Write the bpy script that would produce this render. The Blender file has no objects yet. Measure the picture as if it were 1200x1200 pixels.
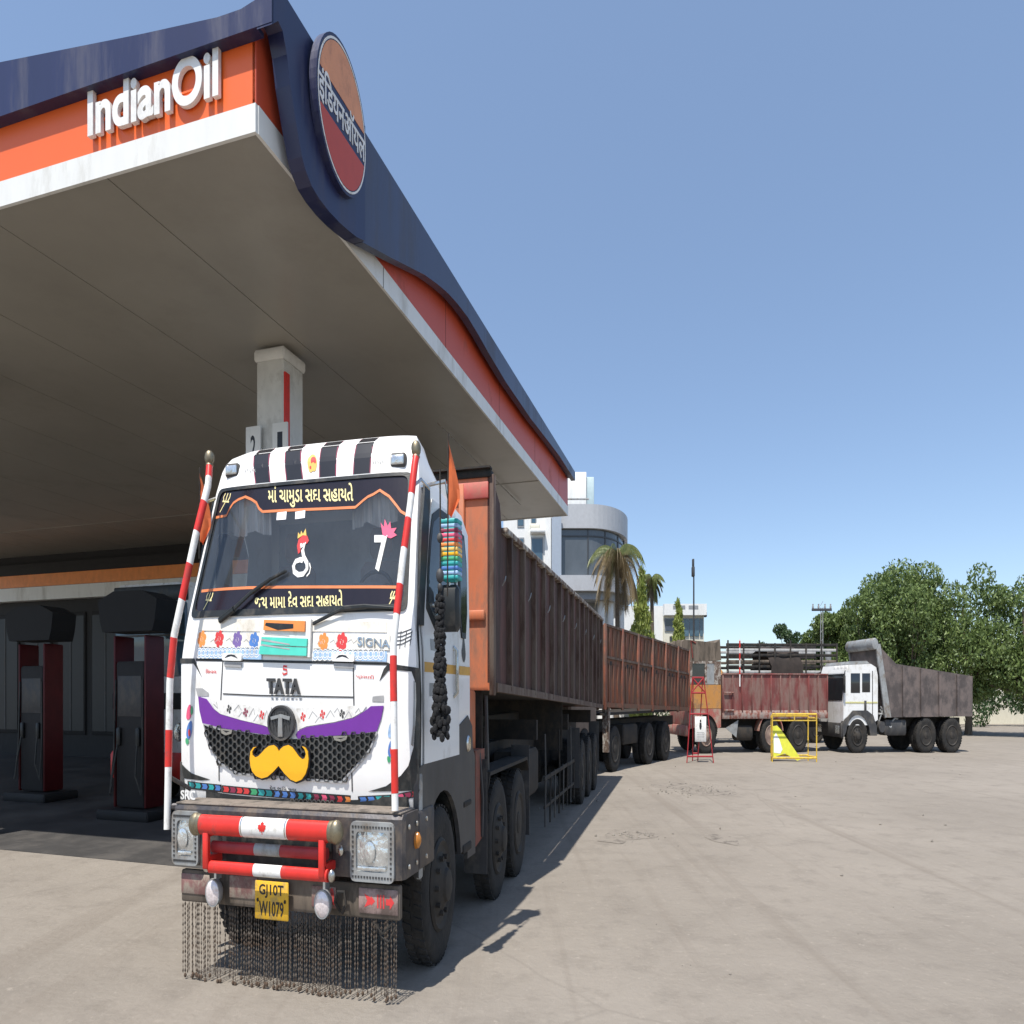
import bpy, bmesh, math, random
from mathutils import Vector, Matrix
from mathutils.geometry import tessellate_polygon
random.seed(7)
SC = bpy.context.scene
COL = SC.collection
# The photograph is taller than life: every upright measure in it is 1.7 times too long for its
# width.  The place is built that way: all measures below are metres, heights are multiplied by S.
S = 1.7
F, HZ, H = 770.0, 812.0, 1.72          # focal length and horizon (in 1200-px units), eye height

# ------------------------------------------------------------------ camera
cd = bpy.data.cameras.new('camera')
cam = bpy.data.objects.new('camera', cd); COL.objects.link(cam); SC.camera = cam
cd.sensor_width = 36.0; cd.lens = 36.0*F/1200.0
cd.shift_x = 0.0; cd.shift_y = (HZ-600.0)/1200.0
cd.clip_start = 0.1; cd.clip_end = 2000
cam.location = (0, 0, H*S); cam.rotation_euler = (math.radians(90), 0, 0)
# ------------------------------------------------------------------ light
TH = math.radians(14.5)                # heading of the first lorry
AX = Vector((math.sin(TH), math.cos(TH), 0)); RT = Vector((math.cos(TH), -math.sin(TH), 0))
LD = (RT*0.135 + AX*0.72 + Vector((0, 0, -1.0*S))).normalized()
sd = bpy.data.lights.new('sun', 'SUN'); sd.energy = 4.6; sd.angle = math.radians(0.53); sd.color = (1.0, 0.955, 0.88)
sun = bpy.data.objects.new('sun', sd); COL.objects.link(sun); sun.rotation_euler = LD.to_track_quat('-Z', 'Y').to_euler()
sun.location = (0, 0, 60)
world = bpy.data.worlds.new('World'); SC.world = world; world.use_nodes = True
wn = world.node_tree; wn.nodes.clear()
sky = wn.nodes.new('ShaderNodeTexSky'); sky.sky_type = 'NISHITA'; sky.sun_disc = False
sky.sun_elevation = math.asin(-LD.z); sky.sun_rotation = math.atan2(-LD.x, -LD.y)
sky.air_density = 1.0; sky.dust_density = 0.8; sky.ozone_density = 2.2; sky.altitude = 50
bg = wn.nodes.new('ShaderNodeBackground'); bg.inputs[1].default_value = 0.138
wo = wn.nodes.new('ShaderNodeOutputWorld')
tint = wn.nodes.new('ShaderNodeMix'); tint.data_type = 'RGBA'; tint.inputs[0].default_value = 0.22; tint.inputs[7].default_value = (2.1, 2.9, 4.1, 1)   # thin even haze
wn.links.new(sky.outputs[0], tint.inputs[6]); wn.links.new(tint.outputs[2], bg.inputs[0]); wn.links.new(bg.outputs[0], wo.inputs[0])
SC.view_settings.view_transform = 'Standard'; SC.view_settings.look = 'None'
SC.view_settings.gamma = 1.0; SC.view_settings.use_curve_mapping = False
SC.view_settings.exposure = 0.50
SC.render.engine = 'CYCLES'
SC.cycles.max_bounces = 6; SC.cycles.transparent_max_bounces = 12

# ------------------------------------------------------------------ materials
MATS = {}
def mat(name, col, rough=0.6, metal=0.0, var=0.12, scale=5.0, dirt=None, damt=0.4, dscale=3.0, streak=1.0, bump=0.0, bscale=40.0, coat=0.0, spec=0.5, hole=0.03):
    """base colour with soft variation, a second colour in worn patches (dirt), fine relief"""
    if name in MATS: return MATS[name]
    m = bpy.data.materials.new(name); m.use_nodes = True; MATS[name] = m
    nt = m.node_tree; N = nt.nodes; L = nt.links; b = N['Principled BSDF']
    b.inputs['Roughness'].default_value = rough; b.inputs['Metallic'].default_value = metal
    b.inputs['Coat Weight'].default_value = coat; b.inputs['Specular IOR Level'].default_value = spec
    tc = N.new('ShaderNodeTexCoord'); mp = N.new('ShaderNodeMapping'); mp.inputs['Scale'].default_value = (1, 1, 1/S*streak)
    L.new(tc.outputs['Object'], mp.inputs[0])
    n1 = N.new('ShaderNodeTexNoise'); n1.inputs['Scale'].default_value = scale; n1.inputs['Detail'].default_value = 6; n1.inputs['Roughness'].default_value = 0.65
    L.new(mp.outputs[0], n1.inputs['Vector'])
    r = N.new('ShaderNodeValToRGB'); e = r.color_ramp.elements
    lo = [max(0, c*(1-var)) for c in col]; hi = [min(1, c*(1+var)) for c in col]
    e[0].position = 0.3; e[0].color = (*lo, 1); e[1].position = 0.7; e[1].color = (*hi, 1)
    L.new(n1.outputs['Fac'], r.inputs[0]); out = r.outputs[0]
    if dirt is not None:
        n2 = N.new('ShaderNodeTexNoise'); n2.inputs['Scale'].default_value = dscale; n2.inputs['Detail'].default_value = 9; n2.inputs['Roughness'].default_value = 0.72
        L.new(mp.outputs[0], n2.inputs['Vector'])
        r2 = N.new('ShaderNodeValToRGB'); r2.color_ramp.elements[0].position = max(0.0, 0.62-damt*0.42); r2.color_ramp.elements[1].position = max(0.0, 0.62-damt*0.42)+0.12+hole
        L.new(n2.outputs['Fac'], r2.inputs[0])
        mx = N.new('ShaderNodeMix'); mx.data_type = 'RGBA'
        L.new(r2.outputs[0], mx.inputs[0]); L.new(out, mx.inputs[6]); mx.inputs[7].default_value = (*dirt, 1); out = mx.outputs[2]
        mr = N.new('ShaderNodeMapRange'); mr.inputs[3].default_value = rough; mr.inputs[4].default_value = min(1, rough+0.25)
        L.new(r2.outputs[0], mr.inputs[0]); L.new(mr.outputs[0], b.inputs['Roughness'])
    L.new(out, b.inputs['Base Color'])
    if bump:
        n3 = N.new('ShaderNodeTexNoise'); n3.inputs['Scale'].default_value = bscale; n3.inputs['Detail'].default_value = 5
        L.new(mp.outputs[0], n3.inputs['Vector'])
        bp = N.new('ShaderNodeBump'); bp.inputs['Strength'].default_value = bump; bp.inputs['Distance'].default_value = 0.02
        L.new(n3.outputs['Fac'], bp.inputs['Height']); L.new(bp.outputs[0], b.inputs['Normal'])
    return m
def glass(name, tint, see=0.6, rough=0.03):
    if name in MATS: return MATS[name]
    m = bpy.data.materials.new(name); m.use_nodes = True; MATS[name] = m
    N = m.node_tree.nodes; L = m.node_tree.links; N.clear()
    o = N.new('ShaderNodeOutputMaterial'); tr = N.new('ShaderNodeBsdfTransparent'); tr.inputs[0].default_value = (*tint, 1)
    df = N.new('ShaderNodeBsdfPrincipled'); df.inputs['Base Color'].default_value = (0.22, 0.245, 0.275, 1); df.inputs['Roughness'].default_value = rough
    tc = N.new('ShaderNodeTexCoord'); nz = N.new('ShaderNodeTexNoise'); nz.inputs['Scale'].default_value = 3; nz.inputs['Detail'].default_value = 8
    L.new(tc.outputs['Object'], nz.inputs['Vector'])
    mr = N.new('ShaderNodeMapRange'); mr.inputs[1].default_value = 0.3; mr.inputs[2].default_value = 0.75; mr.inputs[3].default_value = 1-see-0.02; mr.inputs[4].default_value = 1-see+0.03
    L.new(nz.outputs['Fac'], mr.inputs[0])
    mx = N.new('ShaderNodeMixShader'); L.new(mr.outputs[0], mx.inputs[0]); L.new(tr.outputs[0], mx.inputs[1]); L.new(df.outputs[0], mx.inputs[2])
    gl = N.new('ShaderNodeBsdfGlossy'); gl.inputs['Roughness'].default_value = rough; gl.inputs[0].default_value = (0.9, 0.95, 1, 1)
    fr = N.new('ShaderNodeFresnel'); fr.inputs[0].default_value = 1.5
    m2 = N.new('ShaderNodeMixShader'); L.new(fr.outputs[0], m2.inputs[0]); L.new(mx.outputs[0], m2.inputs[1]); L.new(gl.outputs[0], m2.inputs[2])
    L.new(m2.outputs[0], o.inputs[0]); return m

DUST = (0.27, 0.235, 0.19)
WHITE = mat('white_paint', (0.83, 0.82, 0.80), 0.3, var=0.02, scale=2.5, dirt=(0.66, 0.63, 0.57), damt=0.18, dscale=2.2, coat=0.3)
CREAM = mat('cream_paint', (0.78, 0.74, 0.66), 0.35, var=0.05, scale=3, dirt=(0.5, 0.45, 0.37), damt=0.25, dscale=3)
CABSIDE = mat('white_side_paint', (0.76, 0.76, 0.75), 0.34, var=0.04, scale=2, dirt=(0.58, 0.56, 0.52), damt=0.3, dscale=2.2, coat=0.2)
BLACK = mat('black_plastic', (0.013, 0.016, 0.017), 0.45, var=0.3, scale=6, dirt=(0.06, 0.055, 0.048), damt=0.3, dscale=4)
BLACKP = mat('black_stripe_paint', (0.02, 0.02, 0.024), 0.3, var=0.1)
RUBBER = mat('tyre_rubber', (0.013, 0.0125, 0.012), 0.85, var=0.3, scale=7, dirt=(0.04, 0.035, 0.03), damt=0.35, dscale=4, bump=0.3)
GREYP = mat('grey_plastic', (0.042, 0.042, 0.044), 0.55, var=0.25, scale=4, dirt=(0.10, 0.09, 0.078), damt=0.32, dscale=3)
CHASSIS = mat('chassis_steel', (0.014, 0.013, 0.012), 0.8, var=0.4, scale=6, dirt=(0.045, 0.036, 0.028), damt=0.4, dscale=5)
CHROME = mat('chrome', (0.62, 0.61, 0.58), 0.22, 1.0, var=0.1, dirt=(0.3, 0.27, 0.22), damt=0.3, dscale=9)
BRONZE = mat('dull_brass', (0.30, 0.26, 0.18), 0.38, 0.85, var=0.2, dirt=(0.2, 0.17, 0.12), damt=0.4, dscale=12)
STEELW = mat('worn_bumper_steel', (0.062, 0.058, 0.062), 0.5, 0.35, var=0.35, scale=6, dirt=(0.15, 0.12, 0.095), damt=0.36, dscale=4, bump=0.15)
STEELT = mat('dusty_bumper_top', (0.24, 0.20, 0.165), 0.75, 0.1, var=0.3, scale=5, dirt=(0.10, 0.085, 0.07), damt=0.4, dscale=5)
RED = mat('red_paint', (0.62, 0.03, 0.022), 0.38, var=0.12, scale=5, dirt=(0.30, 0.05, 0.04), damt=0.2, dscale=7)
REDD = mat('dark_red_paint', (0.32, 0.02, 0.025), 0.5, var=0.2)
WPAINT = mat('white_gloss', (0.78, 0.77, 0.74), 0.4, var=0.05, dirt=(0.5, 0.47, 0.42), damt=0.25, dscale=8)
PURPLE = mat('purple_vinyl', (0.16, 0.03, 0.30), 0.3, var=0.06)
YELLOW = mat('yellow_acrylic', (0.86, 0.44, 0.012), 0.25, var=0.05, coat=0.4)
PLATE = mat('plate_yellow', (0.74, 0.42, 0.02), 0.45, var=0.12, dirt=(0.42, 0.28, 0.08), damt=0.3, dscale=14)
DARKG = mat('dark_grey_letter', (0.06, 0.06, 0.062), 0.35, 0.2, var=0.1)
FILMB = mat('sun_strip_film', (0.018, 0.014, 0.020), 0.22, var=0.15)
TXTY = mat('cream_yellow_film', (0.80, 0.70, 0.34), 0.5, var=0.05)
LINEO = mat('orange_line_film', (0.66, 0.20, 0.07), 0.5, var=0.1)
RED2 = mat('red_film', (0.62, 0.05, 0.05), 0.45, var=0.1)
PINK = mat('pink_film', (0.75, 0.10, 0.20), 0.45, var=0.1)
BLUEF = mat('blue_film', (0.08, 0.20, 0.52), 0.45, var=0.15)
LBLUE = mat('pale_blue_film', (0.30, 0.45, 0.66), 0.45, var=0.25, scale=30)
TEAL = mat('teal_film', (0.03, 0.36, 0.36), 0.45, var=0.15)
MINT = mat('mint_paint', (0.08, 0.56, 0.44), 0.45, var=0.12)
ORANGEF = mat('orange_film', (0.78, 0.26, 0.06), 0.45, var=0.12)
GOLDF = mat('gold_film', (0.75, 0.48, 0.12), 0.45, var=0.1)
GREYF = mat('grey_line_film', (0.36, 0.36, 0.36), 0.5, var=0.2)
MAROON = mat('maroon_film', (0.25, 0.03, 0.07), 0.45, var=0.15)
GREENF = mat('green_film', (0.06, 0.36, 0.16), 0.45, var=0.15)
LENS = mat('lamp_lens', (0.66, 0.68, 0.68), 0.10, 0.75, var=0.25, scale=14, bump=1.0, bscale=18)
AMBER = mat('amber_lens', (0.55, 0.2, 0.03), 0.25, var=0.1)
GLASSW = glass('windscreen_glass', (0.88, 0.93, 0.96), 0.86)
GLASSD = mat('dark_window_glass', (0.018, 0.021, 0.024), 0.06, var=0.2, spec=0.8)
GLASSB = mat('blue_window_glass', (0.06, 0.11, 0.15), 0.07, var=0.25, scale=1.2, spec=0.8)
SEAT = mat('seat_cloth', (0.24, 0.20, 0.18), 0.9, var=0.3)
DASH = mat('dashboard', (0.22, 0.205, 0.185), 0.7, var=0.2)
LINING = mat('cab_lining', (0.34, 0.36, 0.38), 0.85, var=0.15)
CLOTHB = mat('curtain_cloth', (0.68, 0.58, 0.50), 0.9, var=0.4, scale=20, streak=0.05)
RUSTS = mat('rusty_body_steel', (0.095, 0.034, 0.026), 0.62, 0.1, var=0.35, scale=3, dirt=(0.058, 0.040, 0.033), damt=0.42, dscale=2.2, streak=0.35, bump=0.25, bscale=14)
RUSTR = mat('rusty_rib_steel', (0.088, 0.05, 0.036), 0.75, 0.1, var=0.4, scale=4, dirt=(0.16, 0.125, 0.10), damt=0.45, dscale=4, streak=0.3)
HEADB = mat('orange_headboard', (0.52, 0.155, 0.065), 0.55, var=0.15, scale=3, dirt=(0.28, 0.13, 0.08), damt=0.35, dscale=3, streak=0.4)
WORNW = mat('worn_white_edge', (0.45, 0.42, 0.37), 0.7, var=0.4, scale=9, dirt=(0.12, 0.08, 0.06), damt=0.55, dscale=7)
BROWN2 = mat('brown_red_panels', (0.19, 0.064, 0.034), 0.7, var=0.35, scale=3, dirt=(0.125, 0.075, 0.05), damt=0.5, dscale=2.4, streak=0.4, bump=0.2)
BROWN2R = mat('orange_rust_posts', (0.25, 0.085, 0.05), 0.65, var=0.3, dirt=(0.15, 0.09, 0.065), damt=0.45)
RED3 = mat('faded_red_panels', (0.165, 0.042, 0.038), 0.75, var=0.35, scale=2.5, dirt=(0.21, 0.13, 0.11), damt=0.48, dscale=3, streak=0.4)
PALEW = mat('chipped_pale_band', (0.40, 0.33, 0.29), 0.75, var=0.35, scale=5, dirt=(0.22, 0.08, 0.06), damt=0.5, dscale=5)
CABO = mat('cab_ochre', (0.50, 0.23, 0.055), 0.5, var=0.2, scale=3, dirt=(0.28, 0.16, 0.08), damt=0.35)
CABR = mat('cab_faded_red', (0.34, 0.09, 0.07), 0.6, var=0.25, dirt=(0.36, 0.27, 0.21), damt=0.4)
WOODG = mat('grey_brown_wood', (0.19, 0.15, 0.115), 0.85, var=0.4, scale=6, streak=0.3, dirt=(0.08, 0.065, 0.05), damt=0.4)
DUSTR = mat('dusty_wheel_rim', (0.20, 0.14, 0.115), 0.75, var=0.3, dirt=(0.30, 0.22, 0.17), damt=0.4, dscale=7)
RIMD = mat('dark_wheel_rim', (0.028, 0.026, 0.024), 0.65, 0.3, var=0.3, dirt=(0.06, 0.052, 0.044), damt=0.4, dscale=7)
TARP = mat('dark_tarpaulin', (0.03, 0.022, 0.018), 0.9, var=0.4, scale=3, bump=0.5, bscale=5)
GREYST = mat('pale_grey_steel', (0.30, 0.31, 0.31), 0.5, 0.2, var=0.2, dirt=(0.2, 0.17, 0.14), damt=0.3)
YELB = mat('barricade_yellow', (0.66, 0.44, 0.05), 0.5, var=0.15, dirt=(0.33, 0.24, 0.10), damt=0.3, dscale=8)
YELS = mat('lime_yellow_sheet', (0.66, 0.66, 0.06), 0.5, var=0.12)
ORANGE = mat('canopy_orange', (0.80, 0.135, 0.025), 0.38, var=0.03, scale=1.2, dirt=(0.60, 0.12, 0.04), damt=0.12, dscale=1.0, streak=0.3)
NAVY = mat('canopy_navy', (0.018, 0.022, 0.070), 0.36, var=0.12, scale=1.5, dirt=(0.05, 0.053, 0.095), damt=0.28, dscale=1.6, streak=0.2)
CANW = mat('canopy_white_band', (0.72, 0.72, 0.69), 0.45, var=0.04, dirt=(0.5, 0.49, 0.45), damt=0.22, dscale=1.2, streak=0.4)
SOFF = mat('soffit_sheet', (0.33, 0.312, 0.27), 0.3, var=0.08, scale=0.5, dirt=(0.27, 0.253, 0.215), damt=0.25, dscale=0.6, spec=0.5, hole=.25)
GAP = mat('joint_shadow_gap', (0.03, 0.03, 0.03), 0.9)
CONC = mat('column_white', (0.62, 0.62, 0.59), 0.6, var=0.08, dirt=(0.42, 0.41, 0.38), damt=0.25, dscale=1.2)
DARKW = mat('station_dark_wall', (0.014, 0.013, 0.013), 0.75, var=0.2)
BWHITE = mat('building_white', (0.74, 0.74, 0.72), 0.7, var=0.05, dirt=(0.55, 0.54, 0.5), damt=0.25, dscale=0.25, streak=0.3)
BGREY = mat('building_pale_grey', (0.42, 0.43, 0.45), 0.5, var=0.06, dirt=(0.36, 0.36, 0.37), damt=0.25, dscale=0.3)
BGREY2 = mat('building_mid_grey', (0.26, 0.27, 0.285), 0.5, var=0.1)
CREAMB = mat('building_cream', (0.66, 0.63, 0.52), 0.7, var=0.06)
BARK = mat('bark', (0.11, 0.085, 0.06), 0.9, var=0.35, scale=8, bump=0.4)
def leafmat(name, c1, c2, trans=0.25):
    m = bpy.data.materials.new(name); m.use_nodes = True; MATS[name] = m
    N = m.node_tree.nodes; L = m.node_tree.links; b = N['Principled BSDF']; b.inputs['Roughness'].default_value = 0.55
    g = N.new('ShaderNodeNewGeometry'); tc = N.new('ShaderNodeTexCoord'); nz = N.new('ShaderNodeTexNoise'); nz.inputs['Scale'].default_value = 0.9
    L.new(tc.outputs['Object'], nz.inputs['Vector'])
    ad = N.new('ShaderNodeMath'); ad.operation = 'MULTIPLY_ADD'; ad.inputs[1].default_value = 0.6
    L.new(g.outputs['Random Per Island'], ad.inputs[0])
    sb = N.new('ShaderNodeMath'); sb.operation = 'MULTIPLY'; sb.inputs[1].default_value = 0.5; L.new(nz.outputs['Fac'], sb.inputs[0]); L.new(sb.outputs[0], ad.inputs[2])
    r = N.new('ShaderNodeValToRGB'); r.color_ramp.elements[0].color = (*c1, 1); r.color_ramp.elements[1].color = (*c2, 1)
    r.color_ramp.elements[0].position = 0.15; r.color_ramp.elements[1].position = 0.85
    L.new(ad.outputs[0], r.inputs[0]); L.new(r.outputs[0], b.inputs['Base Color'])
    t = N.new('ShaderNodeBsdfTranslucent'); L.new(r.outputs[0], t.inputs[0])
    mx = N.new('ShaderNodeMixShader'); mx.inputs[0].default_value = trans; L.new(b.outputs[0], mx.inputs[1]); L.new(t.outputs[0], mx.inputs[2])
    L.new(mx.outputs[0], N['Material Output'].inputs[0]); return m
LEAFD = leafmat('tree_leaves', (0.05, 0.09, 0.022), (0.18, 0.245, 0.07))
LEAFD2 = leafmat('dark_tree_leaves', (0.025, 0.055, 0.018), (0.06, 0.11, 0.035))
LEAFA = leafmat('ashoka_leaves', (0.14, 0.20, 0.035), (0.32, 0.36, 0.09))
LEAFP = leafmat('palm_leaves', (0.09, 0.13, 0.04), (0.20, 0.22, 0.08))
LEAFDRY = leafmat('dry_palm_leaves', (0.18, 0.13, 0.07), (0.33, 0.26, 0.15))

# ------------------------------------------------------------------ mesh helpers
SPLIT = set('''reflector_plate bumper_end mudflap grey_plaque bolt step seat side_lamp flower_panel bonnet_panel corner_trim grey_notch
 chrome_eyelet eyelet_mark purple_band ornament_band green_slat slat_gap rope_hook load_bar bar_knob plate_screw headboard_rib axle panel_seam tail_post stripe_edge scroll_print arrow_band wire_loop bead small_print
 door_seam cover_band badge_stud red_swirl lower_mesh wiper_arm punched_pattern badge_lettering post slat board_rib bulkhead window pane column_band frame_bar stay_rod front_crossmember chassis_rail cross_member roof_emblem peacock_feather'''.split())
class MB:
    """collects shapes in metres; build() links them as one mesh object (heights times S)"""
    def __init__(s): s.v = []; s.f = []; s.mi = []; s.cur = 0
    def add(s, vs, fs):
        n = len(s.v); s.v += [tuple(p) for p in vs]
        for f in fs: s.f.append(tuple(i+n for i in f)); s.mi.append(s.cur)
        return s
    def box(s, x0, x1, y0, y1, z0, z1, b=0.0):
        if x0 > x1: x0, x1 = x1, x0
        if y0 > y1: y0, y1 = y1, y0
        if z0 > z1: z0, z1 = z1, z0
        b = min(b, (x1-x0)*0.45, (y1-y0)*0.45, (z1-z0)*0.45)
        if b <= 0:
            vs = [(x, y, z) for z in (z0, z1) for y in (y0, y1) for x in (x0, x1)]
            return s.add(vs, [(0, 2, 3, 1), (4, 5, 7, 6), (0, 1, 5, 4), (2, 6, 7, 3), (0, 4, 6, 2), (1, 3, 7, 5)])
        c = ((x0+x1)/2, (y0+y1)/2, (z0+z1)/2); h = ((x1-x0)/2, (y1-y0)/2, (z1-z0)/2)
        bm = bmesh.new(); bmesh.ops.create_cube(bm, size=2.0)
        for v in bm.verts: v.co = Vector((c[i]+v.co[i]*h[i] for i in range(3)))
        bmesh.ops.bevel(bm, geom=bm.edges[:], offset=b, segments=1, affect='EDGES', profile=0.5)
        return s.bm(bm)
    def bm(s, bm):
        bm.verts.index_update(); s.add([v.co[:] for v in bm.verts], [[v.index for v in f.verts] for f in bm.faces]); bm.free(); return s
    def tube(s, pts, r, n=8, caps=True):
        pts = [Vector(p) for p in pts]; rs = r if isinstance(r, (list, tuple)) else [r]*len(pts)
        vs = []; fs = []; up = None
        for i, p in enumerate(pts):
            d = (pts[min(i+1, len(pts)-1)]-pts[max(i-1, 0)]).normalized()
            if up is None: up = Vector((0, 0, 1)) if abs(d.z) < 0.9 else Vector((1, 0, 0))
            a = d.cross(up).normalized(); b = d.cross(a); up = -b if b.dot(up) < 0 else b
            b = d.cross(a)
            for k in range(n):
                t = 2*math.pi*(k+0.5)/n; vs.append(p+(a*math.cos(t)+b*math.sin(t))*rs[i])
        for i in range(len(pts)-1):
            for k in range(n): fs.append((i*n+k, i*n+(k+1) % n, (i+1)*n+(k+1) % n, (i+1)*n+k))
        if caps: fs.append(tuple(range(n))[::-1]); fs.append(tuple((len(pts)-1)*n+k for k in range(n)))
        return s.add(vs, fs)
    def lathe(s, prof, c=(0, 0, 0), ax='z', n=20):
        vs = []; fs = []
        for (r, h) in prof:
            for k in range(n):
                t = 2*math.pi*k/n; p = (r*math.cos(t), r*math.sin(t), h)
                if ax == 'x': p = (p[2], p[0], p[1])
                elif ax == 'y': p = (p[1], p[2], p[0])
                vs.append((p[0]+c[0], p[1]+c[1], p[2]+c[2]))
        for i in range(len(prof)-1):
            for k in range(n): fs.append((i*n+k, i*n+(k+1) % n, (i+1)*n+(k+1) % n, (i+1)*n+k))
        if prof[0][0] > 1e-4: fs.append(tuple(range(n))[::-1])
        if prof[-1][0] > 1e-4: fs.append(tuple((len(prof)-1)*n+k for k in range(n)))
        return s.add(vs, fs)
    def ball(s, c, r, n=10, sz=1.0):
        return s.lathe([(max(1e-5, r*math.sin(math.pi*i/n)), -r*sz*math.cos(math.pi*i/n)) for i in range(n+1)], c, 'z', 12)
    def grid(s, rows, close=False):
        n = len(rows[0]); vs = [p for r in rows for p in r]; fs = []
        for i in range(len(rows)-1):
            for k in range(n if close else n-1): fs.append((i*n+k, i*n+(k+1) % n, (i+1)*n+(k+1) % n, (i+1)*n+k))
        return s.add(vs, fs)
    def prism(s, poly, mp, d0, d1):
        """polygon (u, v) mapped by mp(u, v, d) between depths d0 and d1"""
        n = len(poly); vs = [mp(u, v, d0) for u, v in poly]+[mp(u, v, d1) for u, v in poly]
        tri = tessellate_polygon([[Vector((u, v, 0)) for u, v in poly]])
        fs = [tuple(t) for t in tri]+[tuple(i+n for i in t[::-1]) for t in tri]
        fs += [(i, (i+1) % n, (i+1) % n+n, i+n) for i in range(n)]
        return s.add(vs, fs)
    def relief(s, vs2, fs2, mp, off, thick):
        """flat shape laid on a surface: mp(u, v, height above the surface)"""
        n = len(vs2)
        if thick <= 0: return s.add([mp(u, v, off) for u, v in vs2], fs2)
        vs = [mp(u, v, off+thick) for u, v in vs2]+[mp(u, v, off) for u, v in vs2]
        ec = {}
        for f in fs2:
            for i in range(len(f)): e = (f[i], f[(i+1) % len(f)]); ec[frozenset(e)] = None if frozenset(e) in ec else e
        fs = [tuple(f) for f in fs2]+[tuple(e for e in (x[1], x[0], x[0]+n, x[1]+n)) for x in ec.values() if x]
        return s.add(vs, fs)
    def islands(s):
        p = list(range(len(s.v)))
        def fd(i):
            while p[i] != i: p[i] = p[p[i]]; i = p[i]
            return i
        for f in s.f:
            a = fd(f[0])
            for i in f[1:]: p[fd(i)] = a
        g = {}
        for f, q in zip(s.f, s.mi): g.setdefault(fd(f[0]), []).append((f, q))
        out = []
        for fs in g.values():
            mb = MB(); ids = sorted({i for f, _ in fs for i in f}); ix = {i: k for k, i in enumerate(ids)}
            mb.v = [s.v[i] for i in ids]; mb.f = [tuple(ix[i] for i in f) for f, _ in fs]; mb.mi = [q for _, q in fs]; out.append(mb)
        return out
    def build(s, name, m, parent=None, loc=None, rot=0.0, smooth=True, ang=35, kind=None, recalc=True):
        if name in SPLIT and kind is None:          # pieces of a kind: one object each
            r = [b._build(name, m, parent, loc, rot, smooth, ang, kind, recalc) for b in s.islands()]; return r[0]
        return s._build(name, m, parent, loc, rot, smooth, ang, kind, recalc)
    def _build(s, name, m, parent=None, loc=None, rot=0.0, smooth=True, ang=35, kind=None, recalc=True):
        me = bpy.data.meshes.new(name)
        me.from_pydata([(x, y, z*S) for x, y, z in s.v], [], s.f); me.update()
        ms = m if isinstance(m, (list, tuple)) else [m]
        for q in ms: me.materials.append(q)
        if len(ms) > 1: me.polygons.foreach_set('material_index', s.mi)
        if recalc:
            bm = bmesh.new(); bm.from_mesh(me); bmesh.ops.recalc_face_normals(bm, faces=bm.faces[:]); bm.to_mesh(me); bm.free()
        if smooth: me.shade_smooth(); me.set_sharp_from_angle(angle=math.radians(ang))
        return link(name, me, parent, loc, rot, kind)
def link(name, me, parent=None, loc=None, rot=0.0, kind=None):
    o = bpy.data.objects.new(name, me); COL.objects.link(o)
    if parent: o.parent = parent
    if loc: o.location = (loc[0], loc[1], loc[2]*S)
    if rot: o.rotation_euler = (0, 0, rot)
    if kind: o['kind'] = kind
    return o
def tag(o, label, cat, group=None):
    o['label'] = label; o['category'] = cat
    if group: o['group'] = group
    return o
def thing(name, label, cat, x, y, deg=0.0, group=None, z=0.0):
    """an Empty at the thing's base; deg is the heading: local y points away at that angle right of straight ahead"""
    o = bpy.data.objects.new(name, None); COL.objects.link(o); o.empty_display_size = 0.3
    o.location = (x, y, z*S); o.rotation_euler = (0, 0, -math.radians(deg))
    return tag(o, label, cat, group)
def copy_tree(o, parent=None):
    c = o.copy(); COL.objects.link(c)
    if parent: c.parent = parent
    for ch in o.children: copy_tree(ch, c)
    return c
def at(px, py, Y): return ((px-600)/F*Y, H-(py-HZ)*Y/(F*S))

def fill(poly, holes=(), step=0.06):
    """triangles of a 2-D outline, split until no edge is longer than step"""
    loops = [[Vector((p[0], p[1], 0)) for p in q] for q in (poly, *holes)]
    allv = [v for q in loops for v in q]
    bm = bmesh.new(); bv = [bm.verts.new(v) for v in allv]
    for t in tessellate_polygon(loops):
        try: bm.faces.new([bv[i] for i in t])
        except ValueError: pass
    for _ in range(6):
        es = [e for e in bm.edges if e.calc_length() > step]
        if not es: break
        bmesh.ops.subdivide_edges(bm, edges=es, cuts=1, use_grid_fill=False)
        bmesh.ops.triangulate(bm, faces=[f for f in bm.faces if len(f.verts) > 3])
    bmesh.ops.recalc_face_normals(bm, faces=bm.faces[:])
    bm.verts.index_update(); r = [v.co.xy[:] for v in bm.verts], [[v.index for v in f.verts] for f in bm.faces]
    bm.free(); return r
TXT = {}
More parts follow.
